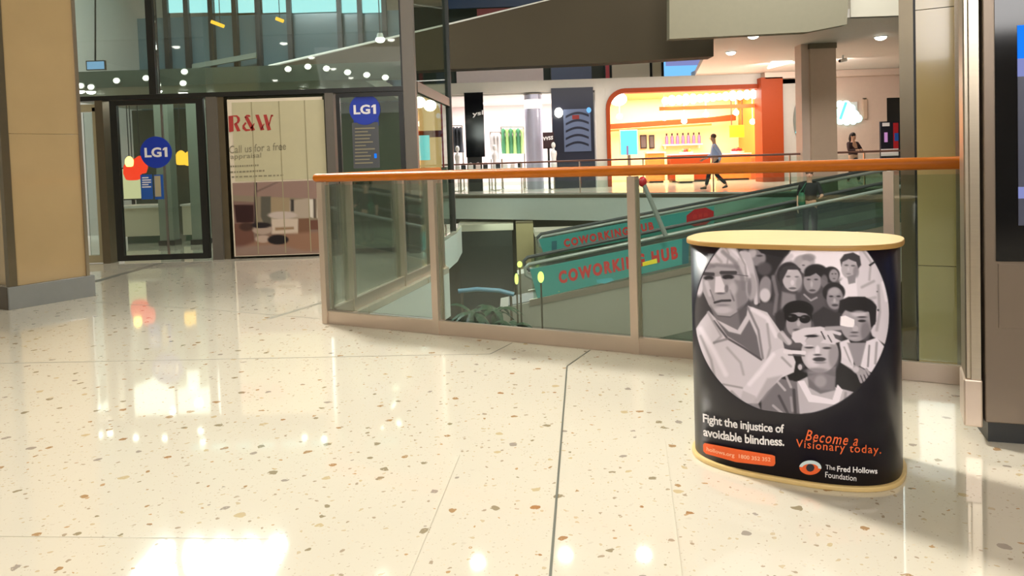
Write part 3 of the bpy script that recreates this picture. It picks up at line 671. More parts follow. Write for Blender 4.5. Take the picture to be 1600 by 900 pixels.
def wrapoly(pts, mt, name, parent, off):
    """polygon (pixels) filled as a fan from its centroid, laid on the wrap"""
    cx_ = sum(p[0] for p in pts)/len(pts); cy_ = sum(p[1] for p in pts)/len(pts)
    m_ = MB(); rings = [[hit(cx_+(x-cx_)*k, cy_+(y-cy_)*k, off) for x, y in pts] for k in (.02,.25,.5,.75,1)]
    nn = len(pts); vs = [v for r_ in rings for v in r_]; fs = [tuple(range(nn))]
    for i in range(4):
        for k in range(nn): fs.append((i*nn+k, i*nn+(k+1)%nn, (i+1)*nn+(k+1)%nn, (i+1)*nn+k))
    m_.add(vs, fs); return m_.build(name, mt, parent)
def dens(pts, n=6):
    r_ = []
    for i in range(len(pts)):
        a_, b_ = pts[i], pts[(i+1) % len(pts)]
        for k in range(n): r_.append((a_[0]+(b_[0]-a_[0])*k/n, a_[1]+(b_[1]-a_[1])*k/n))
    return r_
pill = wrapoly(dens([(1101,692),(1150,701.5),(1207,711),(1211,713),(1211.5,724),(1209,728),(1205,728.5),(1150,722),(1103,709),(1099,705),(1098.5,695)]), 'opill', 'orange_label', ct, .002)
text_mb('hollows.org  1800 352 352', onwrap((1104,698),(1204,715),(1104,706), .0032, 3), offset=.015).build('label_text', mat('peach_letter', (250, 190, 150), .5), pill)
# eye shaped logo
c0 = (1266, 731)
eye = [(c0[0]+17*math.cos(t_), c0[1]+11*math.copysign(abs(math.sin(t_))**1.15, -math.sin(t_))) for t_ in [2*math.pi*k/40 for k in range(40)]]
eye_o = wrapoly(eye, 'opill', 'eye_logo', ct, .002)
up_ = [(c0[0]-16.5, c0[1]+1)]+[(c0[0]+17.2*math.cos(t_), c0[1]-11.3*math.sin(t_)) for t_ in [math.pi*(1-k/18) for k in range(19)]]+[(c0[0]+13, c0[1]+4),(c0[0]+9,c0[1]-3),(c0[0],c0[1]-6),(c0[0]-10,c0[1]-4)]
ms = MB(); arc = []
for k in range(24):
    f_ = k/23; t_ = math.pi*(1-f_)-.15; o_ = (c0[0]+17.4*math.cos(t_), c0[1]-11.6*math.sin(t_)); i_ = (c0[0]+12.5*math.cos(t_), c0[1]-6.2*math.sin(t_)); arc.append((hit(*o_, .0026), hit(*i_, .0026)))
ms.add([q for p_ in arc for q in p_], [(2*i,2*i+1,2*i+3,2*i+2) for i in range(23)]); ms.build('eye_lid', 'palegrey', eye_o)
wrapoly([(c0[0]+6.5*math.cos(2*math.pi*k/20), c0[1]+6.0*math.sin(2*math.pi*k/20)) for k in range(20)], 'navy', 'pupil', eye_o, .0028)
text_mb('The', onwrap((1290,726),(1305,728),(1290,733)), offset=0).build('foundation_text', 'wtext', ct)
text_mb('Fred Hollows', onwrap((1308,728),(1371,731.5),(1308,737)), offset=.02).build('foundation_text', 'wtext', ct)
text_mb('Foundation', onwrap((1289.5,737),(1338,743),(1289.5,746)), offset=0).build('foundation_text', 'wtext', ct)

# round monochrome picture: a man and a crowd of children, painted as soft grey patches
a1 = lambda x, y: (1060+x/4.324, 340+y/4.324)
a2 = lambda x, y: (1060+x/4.324, 480+y/4.324)
K = 1/4.324
def E1(g, x, y, rx, ry, s=8, o=1, an=0): return ('e', g, s*K, o, *a1(x, y), rx*K, ry*K, an)
def E2(g, x, y, rx, ry, s=8, o=1, an=0): return ('e', g, s*K, o, *a2(x, y), rx*K, ry*K, an)
def P_1(g, pts, s=8, o=1): return ('p', g, s*K, o, [a1(*q) for q in pts])
def P_2(g, pts, s=8, o=1): return ('p', g, s*K, o, [a2(*q) for q in pts])
def L1_(g, pts, w_, s=6, o=1): return ('l', g, s*K, o, [a1(*q) for q in pts], w_*K)
def L2_(g, pts, w_, s=6, o=1): return ('l', g, s*K, o, [a2(*q) for q in pts], w_*K)
art = [
 # bright backdrop, dark lower right
 P_1(.90,[(600,150),(1450,150),(1450,520),(600,420)],40), P_1(.20,[(60,150),(480,150),(600,900),(60,900)],20), P_1(.30,[(480,560),(1120,560),(1100,900),(480,900)],60),
 P_2(.08,[(820,380),(1400,350),(1400,720),(820,720)],14), P_1(.26,[(650,340),(760,300),(1120,430),(1120,700),(640,700)],60),
 # right edge sleeve
 P_1(.80,[(1230,170),(1290,190),(1340,280),(1400,420),(1430,600),(1420,760),(1400,860),(1310,800),(1250,640),(1195,500),(1210,330)],14),
 L1_(.55,[(1230,200),(1300,300),(1290,420)],7,14,.6), L1_(.58,[(1240,470),(1320,430)],9,16,.7), L1_(.55,[(1350,460),(1360,640),(1340,760)],9,20,.7), P_1(.12,[(1285,320),(1335,285),(1330,305),(1295,330)],5),
 L1_(.92,[(1380,440),(1405,560)],10,16,.8), L1_(.62,[(1230,560),(1330,540)],10,14,.6), E1(.3,1350,625,8,8,4), E1(.3,1343,500,5,5,4),
 # man behind, top right
 P_1(.88,[(1090,430),(1140,390),(1200,420),(1215,560),(1110,560)],14), E1(.66,1155,345,55,68,12), E1(.48,1200,365,20,40,14,.8), P_1(.20,[(1092,285),(1120,248),(1180,235),(1225,260),(1235,320),(1215,345),(1200,300),(1150,280),(1110,300),(1100,330)],10),
 E1(.35,1135,322,14,6,6), E1(.35,1180,325,14,6,6), E1(.50,1150,380,16,5,5), P_1(.50,[(1140,400),(1200,380),(1195,440),(1150,450)],10), E1(.75,1148,350,7,14,6,.7),
 # pale haired person
 E1(.62,850,300,72,50,16), E1(.50,880,270,45,26,16,.8), E1(.66,860,335,38,46,14), E1(.35,845,322,10,5,5), L1_(.75,[(650,380),(700,300),(760,260)],16,22,.8),
 # dark haired man behind, top centre
 E1(.13,620,205,140,85,12), P_1(.14,[(500,230),(740,240),(680,330),(600,480),(540,600),(500,520)],22), E1(.52,530,270,62,56,20,.95,30), E1(.30,580,345,50,45,24,.9), E1(.72,500,235,26,36,16,.8), P_1(.10,[(540,165),(745,165),(752,215),(700,270),(560,240),(520,200)],10),
 E1(.25,548,258,20,7,8), L1_(.80,[(425,240),(470,250),(495,330),(520,450),(525,575)],14,10,.95), L1_(.55,[(500,300),(535,420),(545,570)],8,12,.9),
 E1(.52,590,480,44,85,12), E1(.76,585,525,36,46,16), E1(.22,662,480,38,110,20,.8), L1_(.48,[(640,400),(665,520),(650,650)],12,16,.8),
 # child 1 face
 E1(.16,745,385,80,84,14), E1(.70,768,415,66,84,12,1,-12), E1(.40,742,398,16,7,6), E1(.42,800,400,14,6,6), E1(.38,772,478,26,8,6), E1(.84,770,440,12,18,8,.7), E1(.55,815,450,22,50,18,.7), E1(.80,740,350,30,16,14,.5), P_1(.20,[(682,370),(720,330),(790,322),(830,350),(800,352),(740,352),(705,420),(700,480),(684,450)],8),
 P_1(.55,[(700,500),(790,520),(800,600),(690,640)],20,.8),
 # child 2 face dark fringe
 E1(.12,930,370,80,56,14), E1(.56,905,430,60,82,14), P_1(.10,[(850,400),(860,350),(920,330),(990,350),(985,420),(960,400),(930,375),(890,395)],8), E1(.25,880,418,13,6,6), E1(.25,930,418,13,6,6), E1(.30,905,492,22,8,6), E1(.72,900,450,9,22,8,.7), P_1(.30,[(830,520),(900,540),(980,500),(1000,640),(820,640)],20,.9), L1_(.66,[(850,520),(895,560),(935,540)],6,6,.8),
 # child 3 small
 E1(.10,1030,385,60,54,12), E1(.54,1050,392,32,44,12), E1(.25,1040,380,7,4,4), E1(.25,1062,380,7,4,4), E1(.30,1052,412,9,4,4), E1(.45,985,430,24,44,12,.8),
 # child 4 centre right
 P_1(.17,[(900,660),(980,600),(1060,640),(1130,620),(1130,740),(920,740)],16), E1(.10,1050,505,76,66,12), E1(.52,1057,545,56,76,12), E1(.66,1050,500,40,26,20,.7), E1(.18,1032,532,14,6,5), E1(.18,1082,532,14,6,5), E1(.72,1055,560,9,16,8,.7), E1(.25,1058,592,22,8,5), E1(.70,1060,572,26,8,10,.4),
 # girl with sunglasses
 P_1(.14,[(650,650),(720,600),(760,620),(700,800),(660,760)],20,.8), E1(.07,810,620,102,60,10), E1(.56,812,720,84,92,12), P_1(.06,[(715,660),(722,600),(810,575),(900,610),(905,700),(880,650),(812,640),(740,650),(722,700)],8), E1(.05,768,678,40,28,7), E1(.05,855,686,38,28,7), L1_(.08,[(800,672),(820,674)],6,5), E1(.35,755,668,12,6,8,.7), E1(.35,845,674,12,6,8,.7), E1(.74,812,715,12,20,10,.7), E1(.32,800,758,26,8,7),
 # boy with eye patch
 P_1(.10,[(1090,560),(1150,535),(1260,535),(1335,590),(1335,700),(1300,760),(1290,640),(1200,610),(1110,650),(1080,640)],12), E1(.60,1200,715,106,122,12), E1(.09,1215,590,110,54,12), P_1(.10,[(1270,560),(1340,600),(1330,720),(1300,740),(1290,650)],8), E1(.80,1220,650,50,22,18,.7), E1(.40,1265,770,34,70,26,.7), P_1(.97,[(1095,668),(1128,662),(1190,690),(1186,742),(1140,738),(1094,728)],6),
 E1(.15,1240,698,26,9,6), E1(.13,1240,672,30,6,7,.8), E1(.70,1195,750,20,20,8,.8), E1(.30,1190,776,26,6,6), E1(.42,1185,800,30,6,6), E1(.68,1185,815,24,6,8,.6),
 P_2(.84,[(1090,235),(1150,215),(1190,300),(1180,420),(1090,370)],10), P_2(.55,[(1140,240),(1270,240),(1245,390),(1200,410)],12), P_2(.86,[(1270,230),(1340,205),(1395,270),(1395,330),(1340,440),(1300,440),(1230,400)],10), L2_(.35,[(1290,260),(1280,400)],6,8,.7), L2_(.45,[(1340,240),(1330,380)],8,10,.6), L2_(.4,[(1120,270),(1170,390)],5,8,.6), E2(.60,1220,430,46,26,12,1,20), L2_(.62,[(1210,440),(1235,505)],9,6), L2_(.62,[(1235,440),(1262,510)],9,6), L2_(.62,[(1255,430),(1285,500)],9,6), L2_(.62,[(1270,420),(1305,480)],9,6), L2_(.80,[(1110,360),(1200,420)],20,12,.7),
 # man: hair, face, shirt
 E1(.78,262,290,158,142,12), E1(.76,140,400,38,130,12), E1(.72,450,380,62,160,14), P_1(.62,[(160,370),(400,360),(470,420),(470,560),(430,620),(350,668),(255,660),(205,590),(165,500)],10),
 P_1(.46,[(380,420),(470,430),(470,570),(400,640),(390,540)],26,.8), E1(.62,492,470,38,92,14), E1(.40,480,470,14,60,12,.7), 
 P_1(.58,[(170,300),(300,320),(400,300),(430,390),(160,400)],26,.8), E1(.86,215,230,70,56,40,.7), L1_(.50,[(150,330),(200,310),(240,330)],9,14,.6), L1_(.45,[(300,230),(380,300),(430,400),(440,480)],14,20,.7), L1_(.50,[(230,230),(290,300)],9,18,.5), L1_(.9,[(330,190),(440,290),(480,400)],9,14,.5),
 L1_(.55,[(300,170),(340,240),(330,310)],6,12,.7), L1_(.88,[(200,170),(150,260),(135,360)],12,18,.7), L1_(.55,[(250,160),(200,230),(185,320)],5,12,.6), L1_(.50,[(395,215),(450,320),(465,430)],6,12,.7), L1_(.42,[(160,350),(260,318),(400,335)],12,20,.6), L1_(.30,[(160,385),(245,395)],3,4,.8), L1_(.30,[(290,390),(395,385),(470,395)],3,4,.8), L1_(.22,[(165,378),(235,382)],11,9), L1_(.22,[(290,372),(385,372)],12,9), E1(.12,205,408,34,15,9), E1(.12,335,402,40,16,9), E1(.60,208,420,18,5,5,.6), E1(.60,340,416,18,5,5,.6),
 P_1(.84,[(250,400),(285,395),(325,490),(300,510),(245,505)],10), E1(.34,325,480,14,26,10,.7), E1(.30,285,512,30,7,7,.8), L1_(.78,[(190,440),(215,520)],14,18,.7), L1_(.36,[(215,490),(240,560)],5,8,.7), L1_(.36,[(350,490),(375,560)],6,9,.7),
 L1_(.20,[(245,574),(290,562),(350,560)],8,6), E1(.48,300,592,46,8,8,.8), E1(.76,300,625,60,22,18,.7), E1(.72,370,480,30,40,26,.6),
 P_1(.42,[(215,590),(270,665),(350,672),(470,590),(480,700),(420,790),(340,770),(250,700)],16), P_1(.30,[(400,620),(470,570),(480,680),(420,740)],24,.8),
 P_1(.76,[(205,630),(150,700),(112,760),(130,880),(200,1080),(330,1190),(560,1200),(720,900),(690,770),(600,640),(470,595),(460,660),(400,760),(260,690)],8),
 P_1(.38,[(255,690),(340,770),(420,790),(480,690),(530,800),(560,960),(440,870),(330,800)],12), L1_(.25,[(240,700),(330,815),(440,880),(560,960)],7,8,.9), L1_(.60,[(200,640),(290,800),(240,850)],8,10,.8), L1_(.45,[(240,845),(330,820)],8,9,.8),
 L1_(.45,[(470,610),(540,760),(570,950)],8,10,.9), L1_(.88,[(500,620),(600,680),(660,800)],14,18,.8), L1_(.50,[(150,800),(220,960),(250,1100)],8,18,.7), L1_(.55,[(600,720),(620,880),(600,960)],8,14,.7), L1_(.90,[(150,750),(240,900),(320,1060)],16,26,.6), L1_(.55,[(330,880),(420,980),(440,1060)],8,16,.6),
 # lower torsos
 P_2(.42,[(560,600),(680,480),(800,500),(840,720),(560,720)],14), L2_(.70,[(640,470),(720,560)],8,8,.9), L2_(.68,[(730,470),(760,540)],8,8,.9), L2_(.66,[(640,665),(700,715)],8,8,.9), L2_(.22,[(680,600),(740,720)],9,10,.8), L2_(.18,[(780,560),(790,720)],10,12,.8), L2_(.6,[(760,610),(770,700)],8,10,.8),
 # boy being examined
 E2(.06,1050,330,50,110,12), P_2(.06,[(790,390),(870,420),(860,500),(780,500)],10), P_2(.70,[(800,505),(870,470),(1060,540),(1210,580),(1180,640),(1050,700),(820,720)],8), P_2(.40,[(870,440),(1065,400),(1060,560),(960,585),(880,540)],14), P_2(.88,[(805,500),(850,495),(900,590),(1040,625),(1075,520),(1110,560),(1080,660),(880,640)],6), E2(.70,955,310,126,132,10,1,-5), E2(.50,1050,330,36,90,24,.7), E2(.84,910,350,50,56,34,.6), E2(.50,930,430,80,20,16,.8), 
 E2(.20,952,352,44,15,7), E2(.55,958,374,40,9,7), E2(.86,940,290,16,30,10,.8), E2(.30,940,322,26,7,7), E2(.22,884,272,30,8,7), E2(.22,1003,276,28,8,7), E2(.82,882,262,30,6,5,.7), E2(.34,828,400,26,22,12,.6), E2(.72,822,405,14,20,6),
 P_2(.52,[(870,470),(960,560),(1050,560),(1060,470),(960,440)],18,.6), E2(.66,960,500,40,40,26,.6), L2_(.50,[(1130,580),(1120,680)],9,12,.7), 
 # hand over forehead
 P_2(.80,[(770,170),(850,140),(960,130),(1030,150),(1060,210),(1100,230),(1040,250),(960,240),(1000,200),(930,180),(880,190),(850,240),(790,240),(765,210)],8), L2_(.80,[(800,200),(850,245)],13,8), E2(.10,900,195,44,9,6), L2_(.14,[(965,165),(990,215)],4,5), L2_(.80,[(990,170),(1050,240)],12,8), L2_(.80,[(1020,160),(1090,180)],11,8), L2_(.25,[(1010,190),(1035,235)],4,5), L2_(.6,[(1000,145),(1100,140)],14,12),
 L2_(.62,[(690,190),(745,235)],22,12), L2_(.76,[(700,170),(750,240)],12,10,.8),
 # forearm and pointing hand
 P_2(.80,[(430,560),(520,440),(640,300),(700,275),(760,290),(792,370),(780,440),(700,475),(600,570),(540,650),(430,650),(330,560)],8), L2_(.84,[(720,300),(850,308)],13,6), L2_(.35,[(745,322),(850,328)],5,6,.9), L2_(.45,[(700,340),(760,400)],7,14,.6), P_2(.58,[(600,480),(700,460),(560,640),(500,660)],24,.6), L2_(.92,[(640,320),(560,430),(480,520)],14,24,.6), P_2(.66,[(330,560),(430,560),(520,600),(560,700),(450,690)],14,.7),
 P_2(.78,[(180,420),(300,520),(440,545),(420,620),(300,570),(210,500)],14,.8), L2_(.5,[(300,520),(430,545)],6,10,.8), L2_(.4,[(360,570),(430,640)],8,14,.5),
]
smp = paint(art, 1075, 360, 1410, 665, 2.5, (.08,)*3)
gN = 330
# grid over the visible front of the wrap: parameter along the plan, and height
sp_ = np.array(plan(PA+.0012, PBb+.0012, 2400)); pps = [pr((x, y, .4)) for x, y in sp_]
facing = [i for i in range(2400) if (Vector((sp_[i][0], sp_[i][1], 0))-CC).dot(Vector((0,0,0))-CC) > -1]
# front arc: points whose outward normal faces the concourse
nrm = np.roll(sp_, -4, 0)-np.roll(sp_, 4, 0); nr = np.stack([nrm[:,1], -nrm[:,0]], 1); vis = (nr[:,0]*(0-sp_[:,0])+nr[:,1]*(0-sp_[:,1])) > 0
order = [i for i in range(2400) if vis[i]]
st = [i for i in order if not vis[i-1]][0]; seq = []; i = st
while vis[i % 2400]: seq.append(i % 2400); i += 1
arcp = sp_[seq]; seg = np.r_[0, np.cumsum(np.hypot(*np.diff(arcp, axis=0).T))]
ss = np.linspace(0, seg[-1], 360); ax_ = np.interp(ss, seg, arcp[:,0]); ay_ = np.interp(ss, seg, arcp[:,1])
zz = np.linspace(HC-.0165, .25, 300)
PP = np.stack([np.tile(ax_, (300,1)), np.tile(ay_, (300,1)), np.repeat(zz[:,None], 360, 1)], -1)
d_ = PP-np.array(CAM); q_ = d_@np.array(FW); pxx = PX+F*(d_@np.array(RR))/q_; pyy = PY-F*(d_@np.array(UU))/q_
g = smp(pxx, pyy)
cxy = (1237.5, 492); rr_ = np.sqrt(((pxx-cxy[0])/151.5)**2+((pyy-cxy[1])/156)**2)
al = np.clip((1-rr_)*151/1.2+.5, 0, 1)[..., None]
cols = np.clip(g*1.06+.01,0,1)*np.array([.985,.955,.99])+np.array([.02,.012,.03]); navy = np.array([22,20,34])/255
cols = np.clip(cols*al+navy*(1-al), 0, 1)
# keep only rows above the bottom of the disc
rows = [i for i in range(300) if (rr_[i] < 1.03).any()]; PP = PP[:rows[-1]+2]; cols = cols[:rows[-1]+2]; kp = rr_[:rows[-1]+2] < 1.008
printed_grid('crowd_photograph', PP, cols, PRINT, ct, kp)

# ================================================================== KIOSK AT RIGHT
k0 = fl(1540,660,.085); k1 = fl(1600,664,.085); kd = (k1-k0).normalized(); kn = Vector((-kd.y, kd.x, 0))
kt = thing('digital_kiosk', (k0+kd*.5+kn*.12).to_2d().to_3d(), 'tall bronze and black digital directory kiosk at the right edge', 'kiosk')
def krect(a0, a1, b0, b1): return [(k0+kd*a+kn*b)[:2] for a, b in ((a0,b0),(a1,b0),(a1,b1),(a0,b1))]
MB().prism(krect(0.0, 1.0, .0, .26), .085, 2.2).build('body', 'bronze', kt, .004)
MB().prism(krect(.015, .98, .03, .23), 0, .085).build('plinth', 'black', kt)
zs = fl(1556,408,0); 
zsc = k0.z+0; 
def kz(px, py):   # height on the kiosk front at a pixel
    d = ray(px, py); dn = d.dot(kn); tt_ = (k0-CAM).dot(kn)/dn; return CAM+d*tt_
sc0 = kz(1556,408); 
sx0 = (kz(1556,408)-k0).dot(kd)
scr = MB().prism([(k0+kd*a+kn*b)[:2] for a, b in ((sx0,-.006),(.95,-.006),(.95,.0),(sx0,.0))], sc0.z, 2.16).build('screen_glass', 'blackgloss', kt)
u0 = (kz(1589,120)-k0).dot(kd)
def kpatch(name, pyt, pyb, mt, a0=None, off=.009, par=scr):
    a_ = u0 if a0 is None else a0
    MB().prism([(k0+kd*a+kn*b)[:2] for a, b in ((a_,-off),(.90,-off),(.90,-.0061),(a_,-.0061))], kz(1592,pyb).z, kz(1592,pyt).z).build(name, mt, par)
kpatch('display_header', 40, 92, 'bluescreen'); kpatch('display_band', 92, 120, 'lilac'); kpatch('display_area', 120, 352, mat('screen_dim', (74, 78, 100), .3)); kpatch('display_strip', 292, 310, 'lilac', None, .0095)
kpatch('display_icon', 56, 66, 'wtext', u0+.03, .0105)
# shallow recessed panel on lower body
pr0 = (kz(1560,500)-k0).dot(kd)
MB().prism([(k0+kd*a+kn*b)[:2] for a, b in ((pr0,-.004),(.94,-.004),(.94,.0),(pr0,.0))], kz(1560,512).z, sc0.z-.01).build('access_panel', 'bronze', kt, .001)
# steel side frame
s0 = fl(1507,656,.085); s1 = fl(1536,659,.085); sd = (s1-s0).normalized(); sn = Vector((-sd.y, sd.x, 0)); sl = (s1-s0).length
def srect(a0, a1, b0, b1): return [(s0+sd*a+sn*b)[:2] for a, b in ((a0,b0),(a1,b0),(a1,b1),(a0,b1))]
zj = .085+ (dp(1520,590,s0.y).z-.085)
MB().prism(srect(-.002, sl, 0, .2), .06, dp(1520,592,s0.y).z).build('frame_foot', 'steel_warm', kt, .006)
MB().prism(srect(.004, .026, .004, .19), dp(1520,592,s0.y).z, 2.2).build('frame_edge', 'steel', kt, .006)
MB().prism(srect(.026, sl-.004, .01, .19), dp(1520,592,s0.y).z, 2.2).build('frame_face', 'steel', kt)

# ================================================================== RIGHT STONE COLUMN behind the balustrade
g0 = BA+BD*((fl(1403,596)-BA).dot(BD))+BN*.42
def rp(px, off=.42):   # plan point on a line parallel to the balustrade
    d = ray(px, 350); n_ = BN; tt_ = ((BA+n_*off)-CAM).dot(n_)/d.dot(n_); q = CAM+d*tt_; return Vector((q.x, q.y, 0))
c_a, c_b, c_c, c_d = rp(1408), rp(1434), rp(1494), rp(1504)
t = thing('stone_column', ((c_a+c_d)/2+BN*.4).to_2d().to_3d()+Vector((0,0,-.55)), 'olive gold stone column with steel corner strips behind balustrade beside kiosk', 'column')
def rbox(a, b, o0, o1, z0, z1): 
    pts = [a+BN*o0, b+BN*o0, b+BN*o1, a+BN*o1]; return MB().prism([(q.x, q.y) for q in pts], z0, z1)
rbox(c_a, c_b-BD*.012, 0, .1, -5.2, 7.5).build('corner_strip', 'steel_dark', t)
rbox(c_b-BD*.012, c_b, .02, .1, -5.2, 7.5).build('dark_joint', 'black', t)  # black seam between the corner strip and the stone
for z0, z1 in ((-5.2,-1),( -.996,.52),(.524,1.9),(1.904,3.3),(3.304,7.5)):
    rbox(c_b, c_c, .0, .6, z0, z1).build('stone_panel', 'olivestone', t)
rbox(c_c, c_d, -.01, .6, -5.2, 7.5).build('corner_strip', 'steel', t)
# pale post next to the column at the end of the rail
q = rp(1396, .09)
t = thing('pale_post', (q.x, q.y, -.05), 'slim pale pink upright post just left of the olive column', 'post')
MB().box((q.x-.022,q.y-.02,.0),(q.x+.022,q.y+.02,1.05)).build('shaft', mat('pale_pink_metal', (214, 184, 164), .4), t); MB().box((q.x-.035,q.y-.03,-.05),(q.x+.035,q.y+.03,.0)).build('foot', 'steel_dark', t)

# ================================================================== DISTANT COLUMN
a = dp(1268,200,22); b = dp(1308,200,22)
t = thing('brown_column', ((a.x+b.x)/2, 22.3, -5.2), 'square brown column rising from lower level to the far ceiling', 'column')
MB().box((a.x,22,-5.2),(b.x,22.7,4.2)).build('shaft', 'brown', t); MB().box((dp(1256,200,22).x,22.12,-5.2),(a.x,22.6,4.2)).build('painted_lit_side', 'wallpink', t)  # left side's lit look is put into a paler colour
MB().box((a.x-.02,21.98,4.05),(b.x+.02,22.72,4.199)).build('capital', 'steel_dark', t)

# ================================================================== TRAVELATORS
def travelator(Y0, Y1, rail_pts, ban, txt, label, ban_h, extra):
    """front handrail measured at depth Y0; the same section is run back to Y1"""
    A = dp(*rail_pts[0], Y0); B = dp(*rail_pts[1], Y0); sl_ = (B.z-A.z)/(B.x-A.x); B2 = Vector((B.x+2.0, Y0, B.z+2.0*sl_))
    t_ = thing('travelator', (A.x, (Y0+Y1)/2, A.z-1.0), label, 'travelator')
    for yy in (Y0, Y1):
        a_ = Vector((A.x, yy, A.z)); b_ = Vector((B2.x, yy, B2.z))
        pth = [a_+Vector((-.02,0,-.35)), a_+Vector((-.16,0,-.26)), a_+Vector((-.18,0,-.10)), a_+Vector((-.08,0,-.01)), a_, b_]
        MB().tube(pth, .045, 10).build('handrail', 'handpale' if yy == Y0 else 'rubber', t_)
        MB().plate([a_+Vector((0,0,-.05)), b_+Vector((0,0,-.05)), b_+Vector((0,0,-.85)), a_+Vector((0,0,-.85))], (0,.012,0)).build('glass_panel', 'travglass', t_)
        MB().plate([a_+Vector((-.1,-.06,-.85)), b_+Vector((0,-.06,-.85)), b_+Vector((0,-.06,-1.0)), a_+Vector((-.1,-.06,-1.0))], (0,.12,0)).build('skirt', 'steel', t_)
    MB().plate([Vector((A.x-.6,Y0+.06,A.z-.98)), Vector((B2.x,Y0+.06,B2.z-.98)), Vector((B2.x,Y1-.06,B2.z-.98)), Vector((A.x-.6,Y1-.06,A.z-.98))], (0,0,-.05)).build('moving_walkway', 'rubber', t_)
    MB().plate([Vector((A.x-.8,Y0-.03,A.z-1.03)), Vector((B2.x,Y0-.03,B2.z-1.03)), Vector((B2.x,Y0-.03,B2.z-2.2)), Vector((A.x-.8,Y0-.03,A.z-2.6))], (0,Y1-Y0+.06,0)).build('truss', 'truss', t_)
    # banner
    tl, tr, br, bl = [dp(*q_, Y0-.05) for q_ in ban]
    bo = MB().plate([tl, tr, br, bl], (0,.03,0)).build('banner', 'teal', t_)
    yb = Y0-.055
    f = pxmap(*txt[0], yb); text_mb('COWORKING HUB', f, offset=.055, space=1.3).build('lettering', 'redtxt', bo)
    for sh in extra:
        kind, mt, pts = sh; MB().plate([dp(*q_, yb-.004) for q_ in pts], (0,.006,0)).build(kind, mt, bo)
    return t_, bo
tv1, bo1 = travelator(18.0, 19.3, [(832,412),(1385,296)], [(828,421),(1076,371),(1076,411),(840,466)], [((872,424),(1058,384),(874,444))],
   'nearer travelator with pale handrail and large red COWORKING HUB letters', .7,
   [('banner_end', 'teal_dark', [(1066,373),(1076,371),(1076,411),(1066,413)]), ('banner_mark', 'yellow', [(1004,410),(1026,404),(1027,411),(1004,416)]), ('banner_mark', 'yellow', [(870,370),(871,370),(871,371),(870,371)][0:0] or [(873,455),(874,455),(874,456),(873,456)]), ('banner_mark', mat('aqua_print', (70, 170, 180), .4), [(932,437),(955,434),(960,438),(945,443),(933,442)])])
oct_ = [(1094+23*math.cos(math.pi/8+math.pi/4*k), 339-14.5*math.sin(math.pi/8+math.pi/4*k)-(23*math.cos(math.pi/8+math.pi/4*k))*.16) for k in range(8)]
tv2, bo2 = travelator(21.0, 22.0-.2, [(852,369),(1380,266)], [(842,374),(1116,322),(1116,352),(850,399)], [((880,374),(1020,346),(882,387))],
   'farther travelator with smaller COWORKING HUB banner and red octagon', .5,
   [('octagon_sign', 'red', oct_), ('banner_end', 'teal_dark', [(862,0),(863,0),(863,1),(862,1)][0:0] or [(862,345+32),(870,376),(870,394),(862,396)])])
for x_, w_ in ((1083,6),(1092,5),(1100,6)): MB().plate([dp(x_,336-(x_-1083)*.16,20.93),dp(x_+w_,335-(x_-1083)*.16,20.93),dp(x_+w_,341-(x_-1083)*.16,20.93),dp(x_,342-(x_-1083)*.16,20.93)], (0,.004,0)).build('faint_lettering', 'redtxt', bo2)
# slanted pale tube with a red end, between the far slab and the handrail
t = thing('slanted_pole', dp(1040,368,17.6), 'slim pale slanted pole with dark red end above the travelator rail', 'pole')
MB().tube([dp(1006,288,17.6), dp(1040,368,17.6)], .055, 10).build('pole', 'handpale', t); MB().ball(dp(1004,284,17.6), (.1,.08,.12), 12, 8).build('pole_end', 'red', t)

# lower-level things
def box_thing(name, label, cat, x0, x1, z0, z1, Y, D, body, head=None, headh=.3, group=None):
    t_ = thing(name, ((x0+x1)/2, Y+D/2, z0), label, cat, group)
    MB().box((x0,Y,z0),(x1,Y+D,z1-(headh if head else 0))).build('body', body, t_)
    if head: MB().box((x0-.05,Y-.05,z1-headh),(x1+.05,Y+D,z1)).build('canopy', head, t_)
    return t_
a = dp(716,352,26.5); b = dp(800,362,26.5)
box_thing('lower_unit', 'lower level storefront with cream beam, painted dark for shade below the far walkway', 'kiosk', a.x, b.x, -5.2, a.z, 26.5, 2.0, mat('shaded_front', (40, 48, 38), .5), 'counterwhite', .22)  # storefront under the slab; its shade is put into the dark body colour
a = dp(806,350,26); b = dp(833,350,26)
t = thing('tan_pillar', ((a.x+b.x)/2,26.3,-5.2), 'tan pillar on the lower level right of the shaded storefront', 'pillar')
MB().box((a.x,26,-5.2),(b.x,26.6,-.95)).build('shaft', mat('tan_stone', (150, 136, 96), .4), t); MB().box((a.x-.06,25.94,-5.2),(b.x+.06,26.66,-4.9)).build('foot', 'pot', t)
a = dp(838,362,23.2); b = dp(905,362,23.2)
box_thing('lower_unit', 'pale kiosk canopy peeking above the left end of farther travelator', 'kiosk', a.x, b.x, -5.2, a.z, 23.2, 1.5, 'olive', 'counterwhite', .14)
